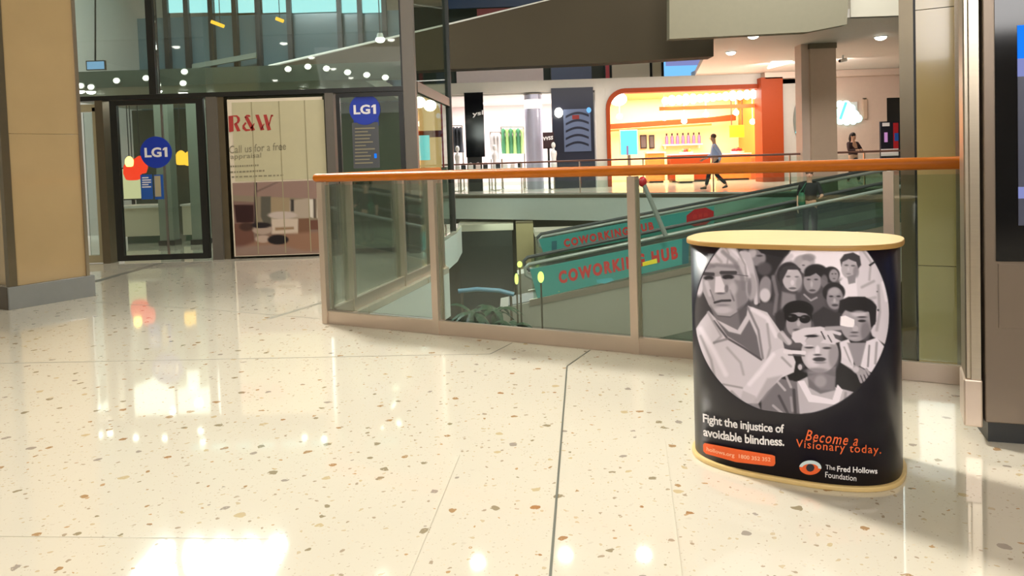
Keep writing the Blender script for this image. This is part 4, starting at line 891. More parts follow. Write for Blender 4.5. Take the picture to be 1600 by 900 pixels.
def palm(px, py, Y, hgt, label, spread=.8):
    top = dp(px, py, Y); base = Vector((top.x, Y, -5.2)); t_ = thing('potted_palm', base, label, 'plant', 'palms on the lower level')
    MB().tube([base, base+Vector((0,0,.5))], [.22,.3], 14).build('planter', 'pot', t_)
    cr_ = top-Vector((0,0,.35))
    MB().tube([base+Vector((0,0,.45)), lerp(base, cr_, .6)+Vector((.05,0,0)), cr_], [.07,.05,.04], 8).build('stem', 'trunk', t_)
    rnd = random.Random(int(px*7)); m_ = MB()
    for k in range(16):
        an = k*2.4+rnd.random()*.3; el_ = rnd.uniform(.2,1.2); L_ = spread*rnd.uniform(.7,1.1); d3_ = Vector((math.cos(an),math.sin(an),0)); sd_ = Vector((-math.sin(an),math.cos(an),0))
        pts = []
        for j in range(7):
            u = j/6; p_ = cr_+d3_*(L_*u)+Vector((0,0,L_*(el_*u-1.15*u*u))); wv = .075*math.sin(math.pi*min(1,u*.9+.12)); pts.append((p_, wv))
        for j in range(6):
            p_, w0 = pts[j]; q_, w1_ = pts[j+1]
            m_.add([p_-sd_*w0-Vector((0,0,w0*.4)), p_, q_, q_-sd_*w1_-Vector((0,0,w1_*.4))], [(0,1,2,3)], True); m_.add([p_, p_+sd_*w0-Vector((0,0,w0*.4)), q_+sd_*w1_-Vector((0,0,w1_*.4)), q_], [(0,1,2,3)], True)
    m_.build('fronds', 'leaf', t_); return t_
palm(738,462,14.6,3,'leftmost dark palm below, just behind the left balustrade pane',.62); palm(772,464,16.4,3,'middle dark palm on the lower level behind the glass',.62); palm(800,482,14.2,3,'rightmost and lowest dark palm behind the balustrade glass',.5)
# pale curved bench edge and glowing lamps in the lower level
t = thing('blue_barrier', dp(720,458,17), 'low pale blue curved rail on the lower level above the palms', 'rail')
MB().tube([dp(716,455,17), dp(745,452,17), dp(780,454,17), dp(803,460,17)], .05, 8).build('rail', mat('pale_blue_metal', (96, 140, 160), .3), t)
for q_ in ((722,455),(798,459)):
    c = dp(*q_,17); MB().tube([c, Vector((c.x,c.y,-5.2))], .03, 8).build('support', 'steel_dark', t)
def globe(px, py, rx, ry, Y, label):
    c = dp(px,py,Y); t_ = thing('pole_lamp', Vector((c.x,c.y,-5.2)), label, 'lamp'); MB().ball(c, (rx*Y/F,rx*Y/F,ry*Y/F), 14, 10).build('globe', emis('lime_lamp', (224, 250, 120), 2.0), t_)
    MB().tube([c-Vector((0,0,ry*Y/F*.9)), Vector((c.x,c.y,-5.2))], .02, 8).build('stand', 'steel_dark', t_)
globe(812,413,4,5,17.2,'topmost small lime lamp left of the COWORKING letters'); globe(807,436,3,9,17.0,'thin pale lime lamp at the lower end of the travelator'); globe(845,433,5,9,16.8,'oval lime lamp in front of the teal banner')

# ================================================================== FAR SHOPS
def fbx(px0, py0, px1, py1, Y, D, zlo=None):
    a_ = dp(px0, py0, Y); b_ = dp(px1, py1, Y); return MB().box((a_.x,Y,b_.z if zlo is None else zlo),(b_.x,Y+D,a_.z))
# --- orange shop
ox0, ox1 = X(947), X(1217)
struct('wall_shop', MB().box((ox0,35,0),(ox1,35.2,3.78)), 'creamwall')
struct('wall_shop.001', MB().box((ox0-.02,YS+.25,0),(ox0+.1,35,3.78)), 'orangelit'); struct('wall_shop.002', MB().box((ox1-.1,YS+.25,0),(ox1+.02,35,3.78)), 'orangelit')
struct('ceiling.005', MB().box((ox0,YS+.25,3.72),(ox1,35,3.78)), mat('peach_ceiling', (252, 196, 130), .6))
t = thing('shop_portal', ((ox0+ox1)/2, YS-.1, 0), 'orange red shopfront frame with rounded top corner and wide right pillar', 'shopfront')
iL, iR, it = X(953), X(1184), 3.62; oL, oR, ot = ox0, X(1184), 3.80
pts_o = [(oL,0),(oL,ot-.75)]+[(oL+.75-.75*math.cos(a_), ot-.75+.75*math.sin(a_)) for a_ in [math.pi/2*k/8 for k in range(9)]]+[(oR,ot)]
pts_i = [(iL,0),(iL,it-.65)]+[(iL+.65-.65*math.cos(a_), it-.65+.65*math.sin(a_)) for a_ in [math.pi/2*k/8 for k in range(9)]]+[(oR,it)]
mm = MB(); nn = len(pts_o); vs = []
for y_ in (YS-.12, YS+.4): vs += [(x,y_,z) for x,z in pts_o]+[(x,y_,z) for x,z in pts_i]
fs = []
for i in range(nn-1):
    fs += [(i,i+1,nn+i+1,nn+i),(2*nn+i,3*nn+i,3*nn+i+1,2*nn+i+1),(nn+i,nn+i+1,3*nn+i+1,3*nn+i),(i+1,i,2*nn+i,2*nn+i+1)]
mm.add(vs, fs); mm.build('arched_frame', 'orange', t)
mb_ = MB(); mb_.box((X(1184),YS-.5,0),(X(1217),YS+.4,4.0)).build('right_pillar', 'orange', t)
# corner infill between arch and wall
crn = MB(); cp = [(oL,ot)]+[(oL+.75-.75*math.cos(a_), ot-.75+.75*math.sin(a_)) for a_ in [math.pi/2*k/8 for k in range(9)]]
crn.plate([(x,YS-.02,z) for x,z in cp], (0,.2,0)).build('corner_infill', 'wallgrey', t)
# glowing sign blobs (out of focus lettering in white light)
t = thing('glowing_sign', dp(1105,153,YS-.05), 'blurred glowing white shop sign across the orange shop', 'sign')
MB().box((X(1033),YS+.25,dp(1100,170,YS).z),(X(1183),YS+.35,dp(1100,164,YS).z)).build('mounting_bar', 'orangelit', t)
xs = [1040,1050,1061,1072,1083,1094,1104,1114,1124,1134,1145,1156,1167,1177]
for i, x_ in enumerate(xs):
    yy_ = 158-(x_-1035)*.075; hh = (7,9,8,10,9,7,8,7,6,8,9,8,9,8)[i]
    c = dp(x_, yy_, YS+.18); MB().ball(c, (.16,.06,hh*YS/F*.9), 14, 8).build('glowing_letter', 'lampw' if i % 3 else 'neon', t)
c = dp(966,155,YS+.2)
t = thing('glowing_sign', c, 'round white glow in the left corner of the orange shop', 'sign'); MB().ball(c, (.34,.1,.26), 16, 10).build('lamp', 'lampw', t); MB().box((c.x-.03,c.y,c.z),(c.x+.03,c.y+.05,3.72)).build('bracket', 'white', t)
for (px, py), wh in zip(((968,182),(1038,184),(1069,189),(1103,179),(1150,176),(1176,190)), ('leftmost, above the cyan screen','second from the left','lowest of the middle ones','right of the middle','above the right counter','lowest right, near the wide pillar')):
    c = dp(px,py,32.5); q = thing('spotlight', c, 'bright round spotlight inside the orange shop, '+wh, 'spotlight', 'spotlights in the orange shop')
    MB().ball(c, (.13,.1,.12), 12, 8).build('lamp', 'lampw', q); MB().tube([c+Vector((0,0,.1)), Vector((c.x,c.y,3.72))], .02, 6).build('rod', 'white', q)
t = thing('pelmet', dp(1070,198,34.2), 'deep orange band running across the back of the orange shop', 'pelmet')
MB().plate([dp(950,202,34.2),dp(1112,191,34.2),dp(1150,188,34.2),dp(1150,178,34.2),dp(1112,183,34.2),dp(950,194,34.2)], (0,.3,0)).build('band', 'orange', t)
MB().plate([dp(950,206,34.3),dp(1112,196,34.3),dp(1112,193,34.3),dp(950,203,34.3)], (0,.2,0)).build('lower_lip', 'orangelit', t)
t = thing('menu_screen', dp(983,222,31.2), 'tall glowing cyan screen with pink line in the orange shop', 'screen')
a = dp(968,203,31.2); b = dp(997,242,31.2)
MB().box((a.x,31.2,b.z),(b.x,31.3,a.z)).build('housing', 'white', t); MB().box((a.x+.03,31.18,b.z+.03),(b.x-.03,31.2,a.z-.04)).build('display', 'cyanscreen', t)
fbx(979,228,982,242,31.16,.02).build('pink_line', 'pinkscreen', t); MB().box((a.x+.3,31.21,0),(b.x-.3,31.29,b.z)).build('stand', 'steel', t)
for px0, px1, lab in ((1000,1011,'wide black framed notice board on the cream shop wall'),(1014,1023,'narrow black framed notice board beside the wider one')):
    t = thing('notice_board', dp(px0,222,34.9), lab, 'board'); fbx(px0,211,px1,232,34.9,.05).build('frame', 'black', t); fbx(px0+1.5,213,px1-1.5,230,34.88,.02).build('board', 'dirgrey', t)
# bottle shelf
t = thing('wall_shelf', dp(1067,226,34.6), 'cream wall shelf carrying the row of purple bottles', 'shelf')
a = dp(1036,226,34.6); b = dp(1098,224,34.6)
MB().box((a.x,34.6,a.z-.06),(b.x,34.98,a.z)).build('board', 'white', t)
for xx_ in (a.x+.1, b.x-.15): MB().box((xx_,34.7,a.z-.2),(xx_+.05,34.98,a.z-.06)).build('bracket', 'white', t)
bt = None
for i in range(7):
    c = Vector((a.x+.2+i*.245, 34.75, a.z))
    if bt is None:
        bt = thing('bottle', c, 'purple bottle on the shelf in the orange shop', 'bottle', 'purple bottles on the shop shelf')
        MB().tube([c, c+Vector((0,0,.33)), c+Vector((0,0,.40))], [.07,.07,.03], 12).build('glass_body', 'purple', bt); MB().tube([c+Vector((0,0,.40)), c+Vector((0,0,.50))], .035, 10).build('cap', 'darkcloth', bt)
    else: clone(bt, c, 'purple bottle on the shelf in the orange shop')
# counters and stools in the orange shop
def counter_unit(px0, px1, pyt, Y, D, mt, label, top='white'):
    a_ = dp(px0,pyt,Y); b_ = dp(px1,pyt,Y); t_ = thing('shop_counter', ((a_.x+b_.x)/2,Y+D/2,0), label, 'counter')
    MB().box((a_.x,Y,.08),(b_.x,Y+D,a_.z-.05)).build('front', mt, t_); MB().box((a_.x-.05,Y-.05,a_.z-.05),(b_.x+.05,Y+D+.05,a_.z)).build('worktop', top, t_); MB().box((a_.x+.05,Y+.05,0),(b_.x-.05,Y+D-.05,.08)).build('kick', 'black', t_)
    return a_, b_
counter_unit(1012,1038,238,32.5,.7,'orangelit','short orange counter nearest the cyan screen')
counter_unit(1048,1110,241,32.2,.8,'orange','long orange counter in the middle of the orange shop')
counter_unit(1060,1084,263,31.0,.6,'creamwall','low cream block counter in front of the orange counters','creamwall')
counter_unit(1124,1172,240,32.6,.7,'orangelit','orange counter at the right beside the wide pillar')
def produce(px, py, Y, n_, label):
    c = dp(px,py,Y); t_ = thing('fruit_display', c, label, 'display'); MB().tube([c, c+Vector((0,0,.12))], [.2,.3], 16).build('bowl', 'white', t_)
    rnd = random.Random(px)
    for k in range(n_):
        an = k*2.4; r_ = .19*math.sqrt((k+.5)/n_)
        MB().ball(c+Vector((r_*math.cos(an), r_*math.sin(an), .16+.08*(1-r_/.2))), .065, 10, 7).build('fruit', rnd.choice(['orange','yellow','greencloth','red']), t_)
produce(1152,240.5,32.85,10,'bowl of mixed fruit on the right orange counter'); produce(1072,242,32.5,8,'bowl of fruit on the long orange counter')
t = thing('pendant_sign', dp(1151,205,33), 'hanging yellow sign panel at the right of orange shop', 'sign'); fbx(1140,196,1163,214,33,.06).build('panel', 'yellow', t)
for px_ in (1143,1160): MB().tube([dp(px_,197,33.03), Vector((dp(px_,197,33.03).x,33.03,3.72))], .02, 6).build('hanger', 'trunk', t)
area('orange_shop_light', ((ox0+ox1)/2,32.2,3.6), ((ox0+ox1)/2,32.4,0), 5.6, 900, (1,.88,.66), 3.6)

# --- white fashion shop
fx0, fx1 = X(600), X(931)
struct('wall_shop.003', MB().box((fx0,36,0),(fx1,36.2,3.78)), 'pinkcream'); struct('wall_shop.004', MB().box((fx1-.05,YS+.25,0),(fx1,36,3.78)), 'white')
struct('ceiling.006', MB().box((fx0,YS+.25,3.72),(fx1,36,3.78)), 'white')
area('fashion_shop_light', ((fx0+fx1)/2+1,32.6,3.6), ((fx0+fx1)/2+1,32.8,0), 7, 800, (1,.92,.95), 4)
t = thing('advertising_board', dp(741,196,YS-.1), 'tall black panel with small white lettering left of the clothes', 'panel')
fbx(725,145,758,245,YS-.1,.12).build('board', 'blackgloss', t); text_mb('ysl', pxmap((738,175),(755,172),(738,184), YS-.115), offset=.02).build('lettering', 'wtext', t)
MB().box((dp(730,240,YS).x,YS-.1,0),(dp(753,240,YS).x,YS+.02,dp(741,245,YS).z)).build('leg', 'black', t)
t = thing('dark_cladding_panel', dp(900,200,YS-.1), 'dark navy shopfront panel with slate blue stripes between the two shops', 'panel')
fbx(861,138,931,290,YS-.1,.15,0.0).build('cladding', 'darknavy', t)
fbx(880,171,924,236,YS-.14,.04).build('slate_board', 'slate', t)
for i in range(5):
    f = pxmap((884,178+i*11.5),(920,176+i*11.5),(884,184+i*11.5), YS-.145)
    m_ = MB(); nseg = 10
    vsx = [f(k/nseg, .5-.9*math.sin(math.pi*k/nseg)) for k in range(nseg+1)]+[f(k/nseg, 1.1-.9*math.sin(math.pi*k/nseg)) for k in range(nseg+1)]
    m_.add(vsx, [(k,k+1,nseg+2+k,nseg+1+k) for k in range(nseg)]); m_.build('wave_stripe', 'darknavy', t)
fbx(894,180,905,186,YS-.15,.004).build('red_mark', 'redpanel', t)
for px,py,r,lab in ((873,176,.16,'large round white lamp in front of the navy panel'),(920,172,.09,'small bluish lamp at the right of the navy panel')):
    c = dp(px,py,YS-.40); q = thing('wall_lamp', c, lab, 'lamp'); MB().ball(c, (r,r*.8,r*1.2), 14, 10).build('globe', 'lampw' if r > .1 else 'sky', q); MB().tube([c, c+Vector((0,.25,0))], .02, 6).build('arm', 'black', q)
c = dp(834,200,YS+.3)
t = thing('silver_column', (c.x,c.y,0), 'round silver lilac column lit white near its top in the fashion shop', 'column')
MB().tube([Vector((c.x,c.y,.0)), Vector((c.x,c.y,dp(834,148,YS+.3).z))], .34, 28).build('shaft', 'silver', t); MB().tube([Vector((c.x,c.y,dp(834,170,YS+.3).z)), Vector((c.x,c.y,dp(834,156,YS+.3).z))], [.35,.35], 28).build('lit_band', 'lampsoft', t); MB().tube([Vector((c.x,c.y,dp(834,148,YS+.3).z)), Vector((c.x,c.y,3.72))], .37, 28).build('capital', 'steel_dark', t)
# clothes rails with garments
def clothes_rail(px0, px1, py, Y, label):
    a_ = dp(px0,py,Y); b_ = dp(px1,py,Y); t_ = thing('clothes_rail', ((a_.x+b_.x)/2,Y,0), label, 'clothes rail')
    MB().tube([a_, b_], .025, 8).build('bar', 'steel', t_)
    for q in (a_, b_):
        MB().tube([q, Vector((q.x,q.y,.03))], .025, 8).build('leg', 'steel', t_); MB().box((q.x-.04,q.y-.3,0),(q.x+.04,q.y+.3,.03)).build('foot', 'steel', t_)
    return a_, b_
def garment(c, mt, label, group, ln=1.0, wd=.26):
    t_ = thing('garment', c, label, 'garment', group)
    MB().tube([c+Vector((0,0,.0)), c+Vector((0,0,-.06))], .008, 6).build('hanger', 'steel', t_)
    m_ = MB(); nseg = 16; rings = []
    for z_, w_, d_ in ((-.06,.05,.03),(-.12,wd*.75,.06),(-.3,wd*.62,.07),(-.6*ln,wd*.8,.08),(-ln,wd,.10)):
        rings.append([c+Vector((w_*.42*math.cos(a_)*(1+.12*math.sin(5*a_)), w_*math.sin(a_)*.5*(1+.1*math.cos(7*a_))*1.6, z_)) for a_ in [2*math.pi*k/nseg for k in range(nseg)]])
    vs = [v for r_ in rings for v in r_]; fs = [(i*nseg+k,i*nseg+(k+1)%nseg,(i+1)*nseg+(k+1)%nseg,(i+1)*nseg+k) for i in range(len(rings)-1) for k in range(nseg)]+[tuple(range(nseg))]+[tuple(range(5*nseg-1,4*nseg-1,-1))]
    m_.add(vs, fs, True); m_.build('cloth', mt, t_); return t_
rails = ((783,818,198,31.5,'upper row clothes rail behind the silver column','green garment hanging in the fashion shop'),(766,782,206,31.2,'short clothes rail beside the black panel','white garment hanging beside the black panel'),(706,722,196,31.3,'clothes rail at the far left of the fashion shop','dark garment at the far left of the fashion shop'))
for i,(p0,p1,py,Y_,lab,glab) in enumerate(rails):
    a_, b_ = clothes_rail(p0,p1,py,Y_,lab); n_ = 6 if i == 0 else 3
    cyc = (['greencloth','limecloth'], ['whitecloth'], ['darkcloth'])[i]; pro = {}
    for k in range(n_):
        c = lerp(a_, b_, (k+.5)/n_); mt = cyc[k % len(cyc)]; gl = glab if i else ('green garment on the upper row clothes rail' if mt == 'greencloth' else 'lime garment on the upper row clothes rail')
        if mt not in pro: pro[mt] = garment(c, mt, gl, gl.replace('garment', 'garments'), 1.1)
        else: clone(pro[mt], c, gl)
def mannequin(px, pyb, Y, mt, label):
    c = dp(px, 270, Y); c.z = 0; t_ = thing('mannequin', c, label, 'mannequin')
    MB().tube([c, c+Vector((0,0,.02))], .2, 18).build('base', 'steel', t_); MB().tube([c+Vector((0,0,.02)), c+Vector((0,0,.8))], .02, 8).build('pole', 'steel', t_)
    MB().tube([c+Vector((0,0,z)) for z in (.75,.85,1.0,1.15,1.35,1.45,1.5,1.58)], [.1,.17,.16,.12,.18,.16,.06,.05], 16, sy=.7).build('torso', mt, t_)
    MB().ball(c+Vector((0,0,1.68)), (.08,.09,.12), 14, 10).build('head', 'white', t_); return t_
mannequin(716,285,30.45,'whitecloth','white dressed mannequin at far left of the fashion shop'); mannequin(774,285,30.4,'whitecloth','white dressed mannequin right of the black panel'); mannequin(866,285,29.4,'whitecloth','mannequin in white standing before the navy panel')
def table(px, Y, label, top='white'):
    c = dp(px, 280, Y); c.z = 0; t_ = thing('display_table', c, label, 'table')
    MB().box((c.x-.6,c.y-.3,.82),(c.x+.6,c.y+.3,.87)).build('tabletop', top, t_)
    for sx in (-.55,.55):
        for sy in (-.25,.25): MB().box((c.x+sx-.02,c.y+sy-.02,0),(c.x+sx+.02,c.y+sy+.02,.82)).build('leg', 'steel', t_)
    return c
c1 = table(742,29.4,'white display table in front of the black panel'); c2 = table(796,29.6,'white display table in front of the green clothes')
hb = None
for c_ in (c1, c2):
    for k in range(4):
        c = c_+Vector((-.42+k*.28, 0, .87)); mtc = ['darkcloth','whitecloth','pinkcream','black'][k]
        q = thing('handbag', c, ('%s handbag on the display table %s' % (['charcoal','white','pink','black'][k], 'before the black panel' if c_ is c1 else 'before the green clothes')), 'handbag')
        MB().box((c.x-.09,c.y-.05,c.z),(c.x+.09,c.y+.05,c.z+.16)).build('pouch', mtc, q, .01); MB().tube([c+Vector((.06*math.cos(a_),0,.16+.09*math.sin(a_))) for a_ in [math.pi*k2/8 for k2 in range(9)]], .008, 6).build('handle', mtc, q)
t = thing('info_sign', dp(857,220,30.2), 'small dark sign with white lettering right of the silver column', 'sign')
fbx(848,207,866,232,30.2-.6,.05).build('board', 'cdark', t); text_mb('vvss', pxmap((848.5,214),(864,212),(848.5,220), 29.59), offset=.02).build('lettering', 'wtext', t); MB().box((dp(856,230,29.6).x-.02,29.6,0),(dp(858,230,29.6).x+.02,29.64,dp(857,231,29.6).z)).build('stand', 'black', t)
# shop row seen between the facade corner and side glass: orange lit alcove
t = thing('shop_alcove', (dp(667,200,27).x,27,0), 'orange lit arched shop window seen through the corner side glass', 'shop window')
al_ = [(645,262),(645,165),(652,156),(663,152),(675,155),(684,164),(689,178),(690,262)]
MB().plate([dp(x,y,27) for x,y in al_], (0,.1,0)).build('lit_backdrop', emis('alcove_glow', (250, 206, 140), .95), t)
fbx(646,205,690,214,26.9,.08).build('orange_band', 'orange', t); fbx(648,212,672,250,26.85,.06).build('cyan_screen', 'cyanscreen', t); fbx(688,160,694,262,26.9,.15).build('red_jamb', 'red', t)
for x,y in ((655,160),(672,165)): MB().ball(dp(x,y,26.8), (.22,.08,.2), 12, 8).build('glow_lamp', 'lampw', t)
MB().box((dp(640,250,27).x,27.1,0),(dp(697,250,27).x,27.6,dp(667,262,27).z+.0)).build('base_unit', 'fascia', t)
# upper strip: signs above the shop header
def led(px0,py0,px1,py1,mt,label,cat='screen',Y=30.6,extra=None,nm='led_sign'):
    t_ = thing(nm, dp((px0+px1)/2,py1,Y), label, cat); a_ = dp(px0,py0,Y); b_ = dp(px1,py1,Y)
    MB().box((a_.x,Y,4.22),(b_.x,Y+.1,a_.z+.1)).build('case', 'black', t_); MB().box((a_.x+.02,Y-.02,4.26),(b_.x-.02,Y,a_.z+.06)).build('display', mt, t_)
    return t_
t = led(1036,86,1112,114,'sky','bright blue and lilac LED sign above the orange shop'); fbx(1040,88,1108,101,30.56,.02).build('lilac_band', 'lilac', t)
text_mb('CAL COAL', pxmap((1037,89),(1068,88),(1037,95), 30.55), offset=.02).build('lettering', 'wtext', t)
led(1018,90,1034,116,'lampwarm' if 0 else 'tan','narrow tan sign left of the blue LED sign','sign',nm='wall_sign')
led(955,94,1016,118,'beige','pale beige upper sign panel between the red and tan ones','sign',nm='wall_sign')
led(945,95,953,118,'red','narrow red upper sign panel above the orange shop corner','sign',nm='wall_sign')
led(860,98,925,120,'slate','slate grey upper panel above the navy cladding','sign',nm='wall_sign')
led(712,104,850,126,'pinkcream','long pale pink upper panel above the fashion shop','sign',nm='wall_sign')
# right wall: neon logo, disc, poster stand
t = thing('neon_sign', dp(1325,175,YS-.05), 'white and aqua glowing cloud shaped neon sign on the pink wall', 'sign')
m_ = MB()
for x,y,r in ((1312,163,6),(1322,165,8),(1330,170,7),(1313,176,8),(1324,180,9),(1335,180,8),(1341,185,6.5),(1313,188,7),(1323,190,6),(1333,189,6)):
    m_.ball(dp(x,y,YS-.12), (r*YS/F,.05,r*YS/F), 14, 8)
m_.build('glowing_shape', 'neon', t); fbx(1310,160,1340,192,YS-.07,.06).build('backplate', 'white', t)
MB().tube([dp(1322,160,YS-.2), dp(1313,186,YS-.2)], .05, 8).build('aqua_stroke', 'cyanscreen', t)
t = thing('wall_rod', dp(1352,168,YS-.1), 'short brown vertical bar on the pink wall right of the neon', 'wall fitting'); fbx(1349,155,1355,186,YS-.1,.1).build('bar', 'brown', t); fbx(1350,153,1354,155,YS-.12,.12).build('cap', 'steel_dark', t)
t = thing('round_wall_sign', dp(1254,188,YS-.1), 'large grey round sign with pale teal triangle left of the brown column', 'sign')
MB().disc(dp(1256,188,YS-.05), .41, (0,-1,0), .05, 36, .94).build('disc', 'greyball', t); MB().plate([dp(1254,165,YS-.12),dp(1258,165,YS-.12),dp(1258,208,YS-.12),dp(1243,208,YS-.12)], (0,.02,0)).build('triangle', 'cyanscreen', t)
t = thing('poster_stand', dp(1390,285,27), 'dark navy poster stand with coloured figures before the dark doorway', 'poster stand')
a = dp(1376,190,27); b = dp(1404,232,27)
MB().box((a.x,27,b.z-.9),(b.x+.3,27.1,a.z)).build('frame', 'navy', t); fbx(1379,192,1390,197,26.98,.02).build('title', 'wtext', t); fbx(1382,207,1387,222,26.98,.02).build('pink_figure', 'pinkscreen', t); fbx(1396,192,1404,232,26.98,.02).build('red_figure', 'red', t)
fbx(1398,208,1404,220,26.96,.02).build('blue_patch', 'blue2', t); fbx(1377,233,1404,243,26.98,.02).build('white_base_print', 'wtext', t); MB().box((a.x+.1,27,0),(b.x,27.1,b.z-.9)).build('foot', 'black', t)
c = dp(1267,112,25)
t = thing('security_camera', dp(1315,93,25), 'small white security camera under the far ceiling right of brown column', 'camera'); c = dp(1317,93,25)
MB().tube([c+Vector((-.12,-.05,-.05)), c+Vector((.12,.05,0))], .06, 12).build('camera_body', 'white', t); MB().ball(c+Vector((-.13,-.05,-.05)), .045, 10, 8).build('lens', 'black', t); MB().tube([c, Vector((c.x,c.y,4.2))], .03, 8).build('mount', 'white', t)
t = thing('banner_flag', dp(1251,285,27.5), 'slim blue flag banner standing left of the brown column', 'banner')
fbx(1250,264,1256,285,27.5,.03).build('cloth', 'blue', t); MB().box((dp(1249,270,27.5).x,27.5,0),(dp(1250,270,27.5).x,27.54,dp(1249,262,27.5).z)).build('pole', 'steel', t)
# far ceiling downlights
dl = None
for px, py, r, lab in ((1177,55,.14,'bright far ceiling downlight nearest the pale soffit corner'),(1142,81,.14,'far ceiling downlight lower left, nearest dark bulkhead'),(1376,57,.15,'far ceiling downlight right, above the neon sign')):
    c = fl(px, py, 4.198); q = downlight(c, r, lab, None)
# near ceiling downlights (mirrored in the facade glass and the terrazzo)
dl = None
for i in range(5):
    for j in range(4):
        c = Vector((-8.0+i*2.6, -6.5+j*2.6, 4.198)); lab = 'round downlight in the low ceiling behind the viewer'
        if dl is None: dl = downlight(c, .09, lab, 'low ceiling downlights')
        else: clone(dl, c, lab)
dl = None
for x_, y_ in ((-1.0,16.2),(.9,16.4),(2.6,16.3),(-.2,12.8),(1.6,12.6),(-5.4,6.4),(-3.9,8.9),(-1.5,11.9),(4.4,12.4),(6.2,16),(-7.4,8),(-6,4),(-3,4.2),(0,4.4),(3,4.6)):
    c = Vector((x_, y_, 7.498)); lab = 'round downlight in the high atrium ceiling'
    if dl is None: dl = downlight(c, .15, lab, 'atrium ceiling downlights', emis('lamp_high', (255, 250, 236), 22))
    else: clone(dl, c, lab)

# ================================================================== PEOPLE
def skin_mesh(name, nodes, edges, mt, parent, root=0, sub=2):
    me = bpy.data.meshes.new(name); off = parent.location
    me.from_pydata([Vector(p) for p, r in nodes], edges, []); me.update()
    o = bpy.data.objects.new(name, me); COL.objects.link(o)
    md = o.modifiers.new('skin', 'SKIN'); md.use_smooth_shade = True
    for i, (p_, r_) in enumerate(nodes):
        sv = me.skin_vertices[0].data[i]; sv.radius = (r_ if isinstance(r_, tuple) else (r_, r_)); sv.use_root = (i == root)
    s_ = o.modifiers.new('sub', 'SUBSURF'); s_.levels = sub; s_.render_levels = sub
    bpy.context.view_layer.update()
    me2 = bpy.data.meshes.new_from_object(o.evaluated_get(bpy.context.evaluated_depsgraph_get())); me2.name = name
    bpy.data.objects.remove(o); me2.materials.clear(); me2.materials.append(MT[mt])
    me2.polygons.foreach_set('use_smooth', [True]*len(me2.polygons))
    o2 = bpy.data.objects.new(name, me2); COL.objects.link(o2); o2.parent = parent; return o2
def person(base, yaw, label, top, legs, hair, J, shoes='shoe', long_hair=False, Hh=1.72, sleeves=True):
    """J: joints of the pose in metres, x right, y forward of the figure"""
    t_ = bpy.data.objects.new('person', None); COL.objects.link(t_); t_.location = base; tag(t_, label, 'person')
    R_ = Matrix.Rotation(yaw, 3, 'Z'); q = lambda p_: R_@(Vector(p_)*(Hh/1.72))
    N_ = []; Ed = []
    def nd(p_, r_, con=None):
        N_.append((q(p_), r_)); 
        if con is not None: Ed.append((con, len(N_)-1))
        return len(N_)-1
    pel = nd(J['pelvis'], (.14,.11)); ch = nd(J['chest'], (.15,.11), pel); nk = nd(J['neck'], .055, ch); hd = nd(J['head0'], .07, nk)
    hd2 = nd(J['head1'], (.078,.092), hd); hd3 = nd(J['head2'], (.07,.08), hd2)
    for s_, sg in (('l',-1),('r',1)):
        sh = nd(J['sh_'+s_], .06, ch); el2 = nd(J['el_'+s_], .043, sh); wr = nd(J['wr_'+s_], .028, el2)
        d_ = (Vector(J['wr_'+s_])-Vector(J['el_'+s_])).normalized(); sd_ = d_.cross(Vector((0,1,0))); sd_ = sd_.normalized() if sd_.length > .1 else Vector((1,0,0)); fw_ = sd_.cross(d_).normalized()
        W = Vector(J['wr_'+s_]); pm = nd(W+d_*.06, (.034,.018), wr)
        for k, (o_, l_) in enumerate(((-.03,.065),(-.01,.078),(.01,.074),(.03,.056))):
            f0 = nd(W+d_*.10+fw_*o_, .011, pm); f1 = nd(W+d_*(.10+l_*.5)+fw_*o_*1.1+sd_*(-sg)*.008, .0095, f0); nd(W+d_*(.10+l_)+fw_*o_*1.1+sd_*(-sg)*.022, .008, f1)
        th = nd(W+d_*.05+fw_*.045, .013, pm); nd(W+d_*.09+fw_*.062, .010, th)
        hp = nd(J['hip_'+s_], .09, pel); kn_ = nd(J['kn_'+s_], .058, hp); an = nd(J['an_'+s_], .038, kn_); to = nd(J['to_'+s_], .034, an)
    skin_mesh('body', N_, Ed, 'skin', t_)
    # clothing: a slightly larger surface over trunk and arms, then over the legs
    N_ = []; Ed = []
    p0 = nd(Vector(J['pelvis'])+Vector((0,0,-.04)), (.165,.13)); p1 = nd(lerp(J['pelvis'],J['chest'],.5), (.155,.125), p0); p2 = nd(J['chest'], (.175,.13), p1); p3 = nd(lerp(J['chest'],J['neck'],.75), .075, p2)
    for s_ in 'lr':
        a_ = nd(J['sh_'+s_], .075, p2); b_ = nd(J['el_'+s_], .057, a_)
        if sleeves: nd(lerp(J['el_'+s_],J['wr_'+s_],.9), .042, b_)
    skin_mesh('shirt', N_, Ed, top, t_)
    N_ = []; Ed = []
    p0 = nd(Vector(J['pelvis'])+Vector((0,0,.03)), (.155,.125)); p1 = nd(Vector(J['pelvis'])+Vector((0,0,-.08)), (.15,.12), p0)
    for s_ in 'lr':
        a_ = nd(J['hip_'+s_], .105, p1); b_ = nd(J['kn_'+s_], .075, a_); nd(lerp(J['kn_'+s_],J['an_'+s_],.92), .058, b_)
    skin_mesh('trousers', N_, Ed, legs, t_)
    for s_ in 'lr':
        N_ = []; Ed = []; a_ = nd(Vector(J['an_'+s_])+Vector((0,-.03,-.045)), .045); b_ = nd(lerp(J['an_'+s_],J['to_'+s_],.6)+Vector((0,0,-.012)), (.048,.04), a_); nd(Vector(J['to_'+s_])+Vector((0,.03,-.004)), (.042,.03), b_)
        skin_mesh('shoe', N_, Ed, shoes, t_, sub=1)
    # hair cap and face features
    h1 = Vector(J['head1']); h2 = Vector(J['head2']); fwd = Vector(J.get('face', (0,1,0))).normalized()
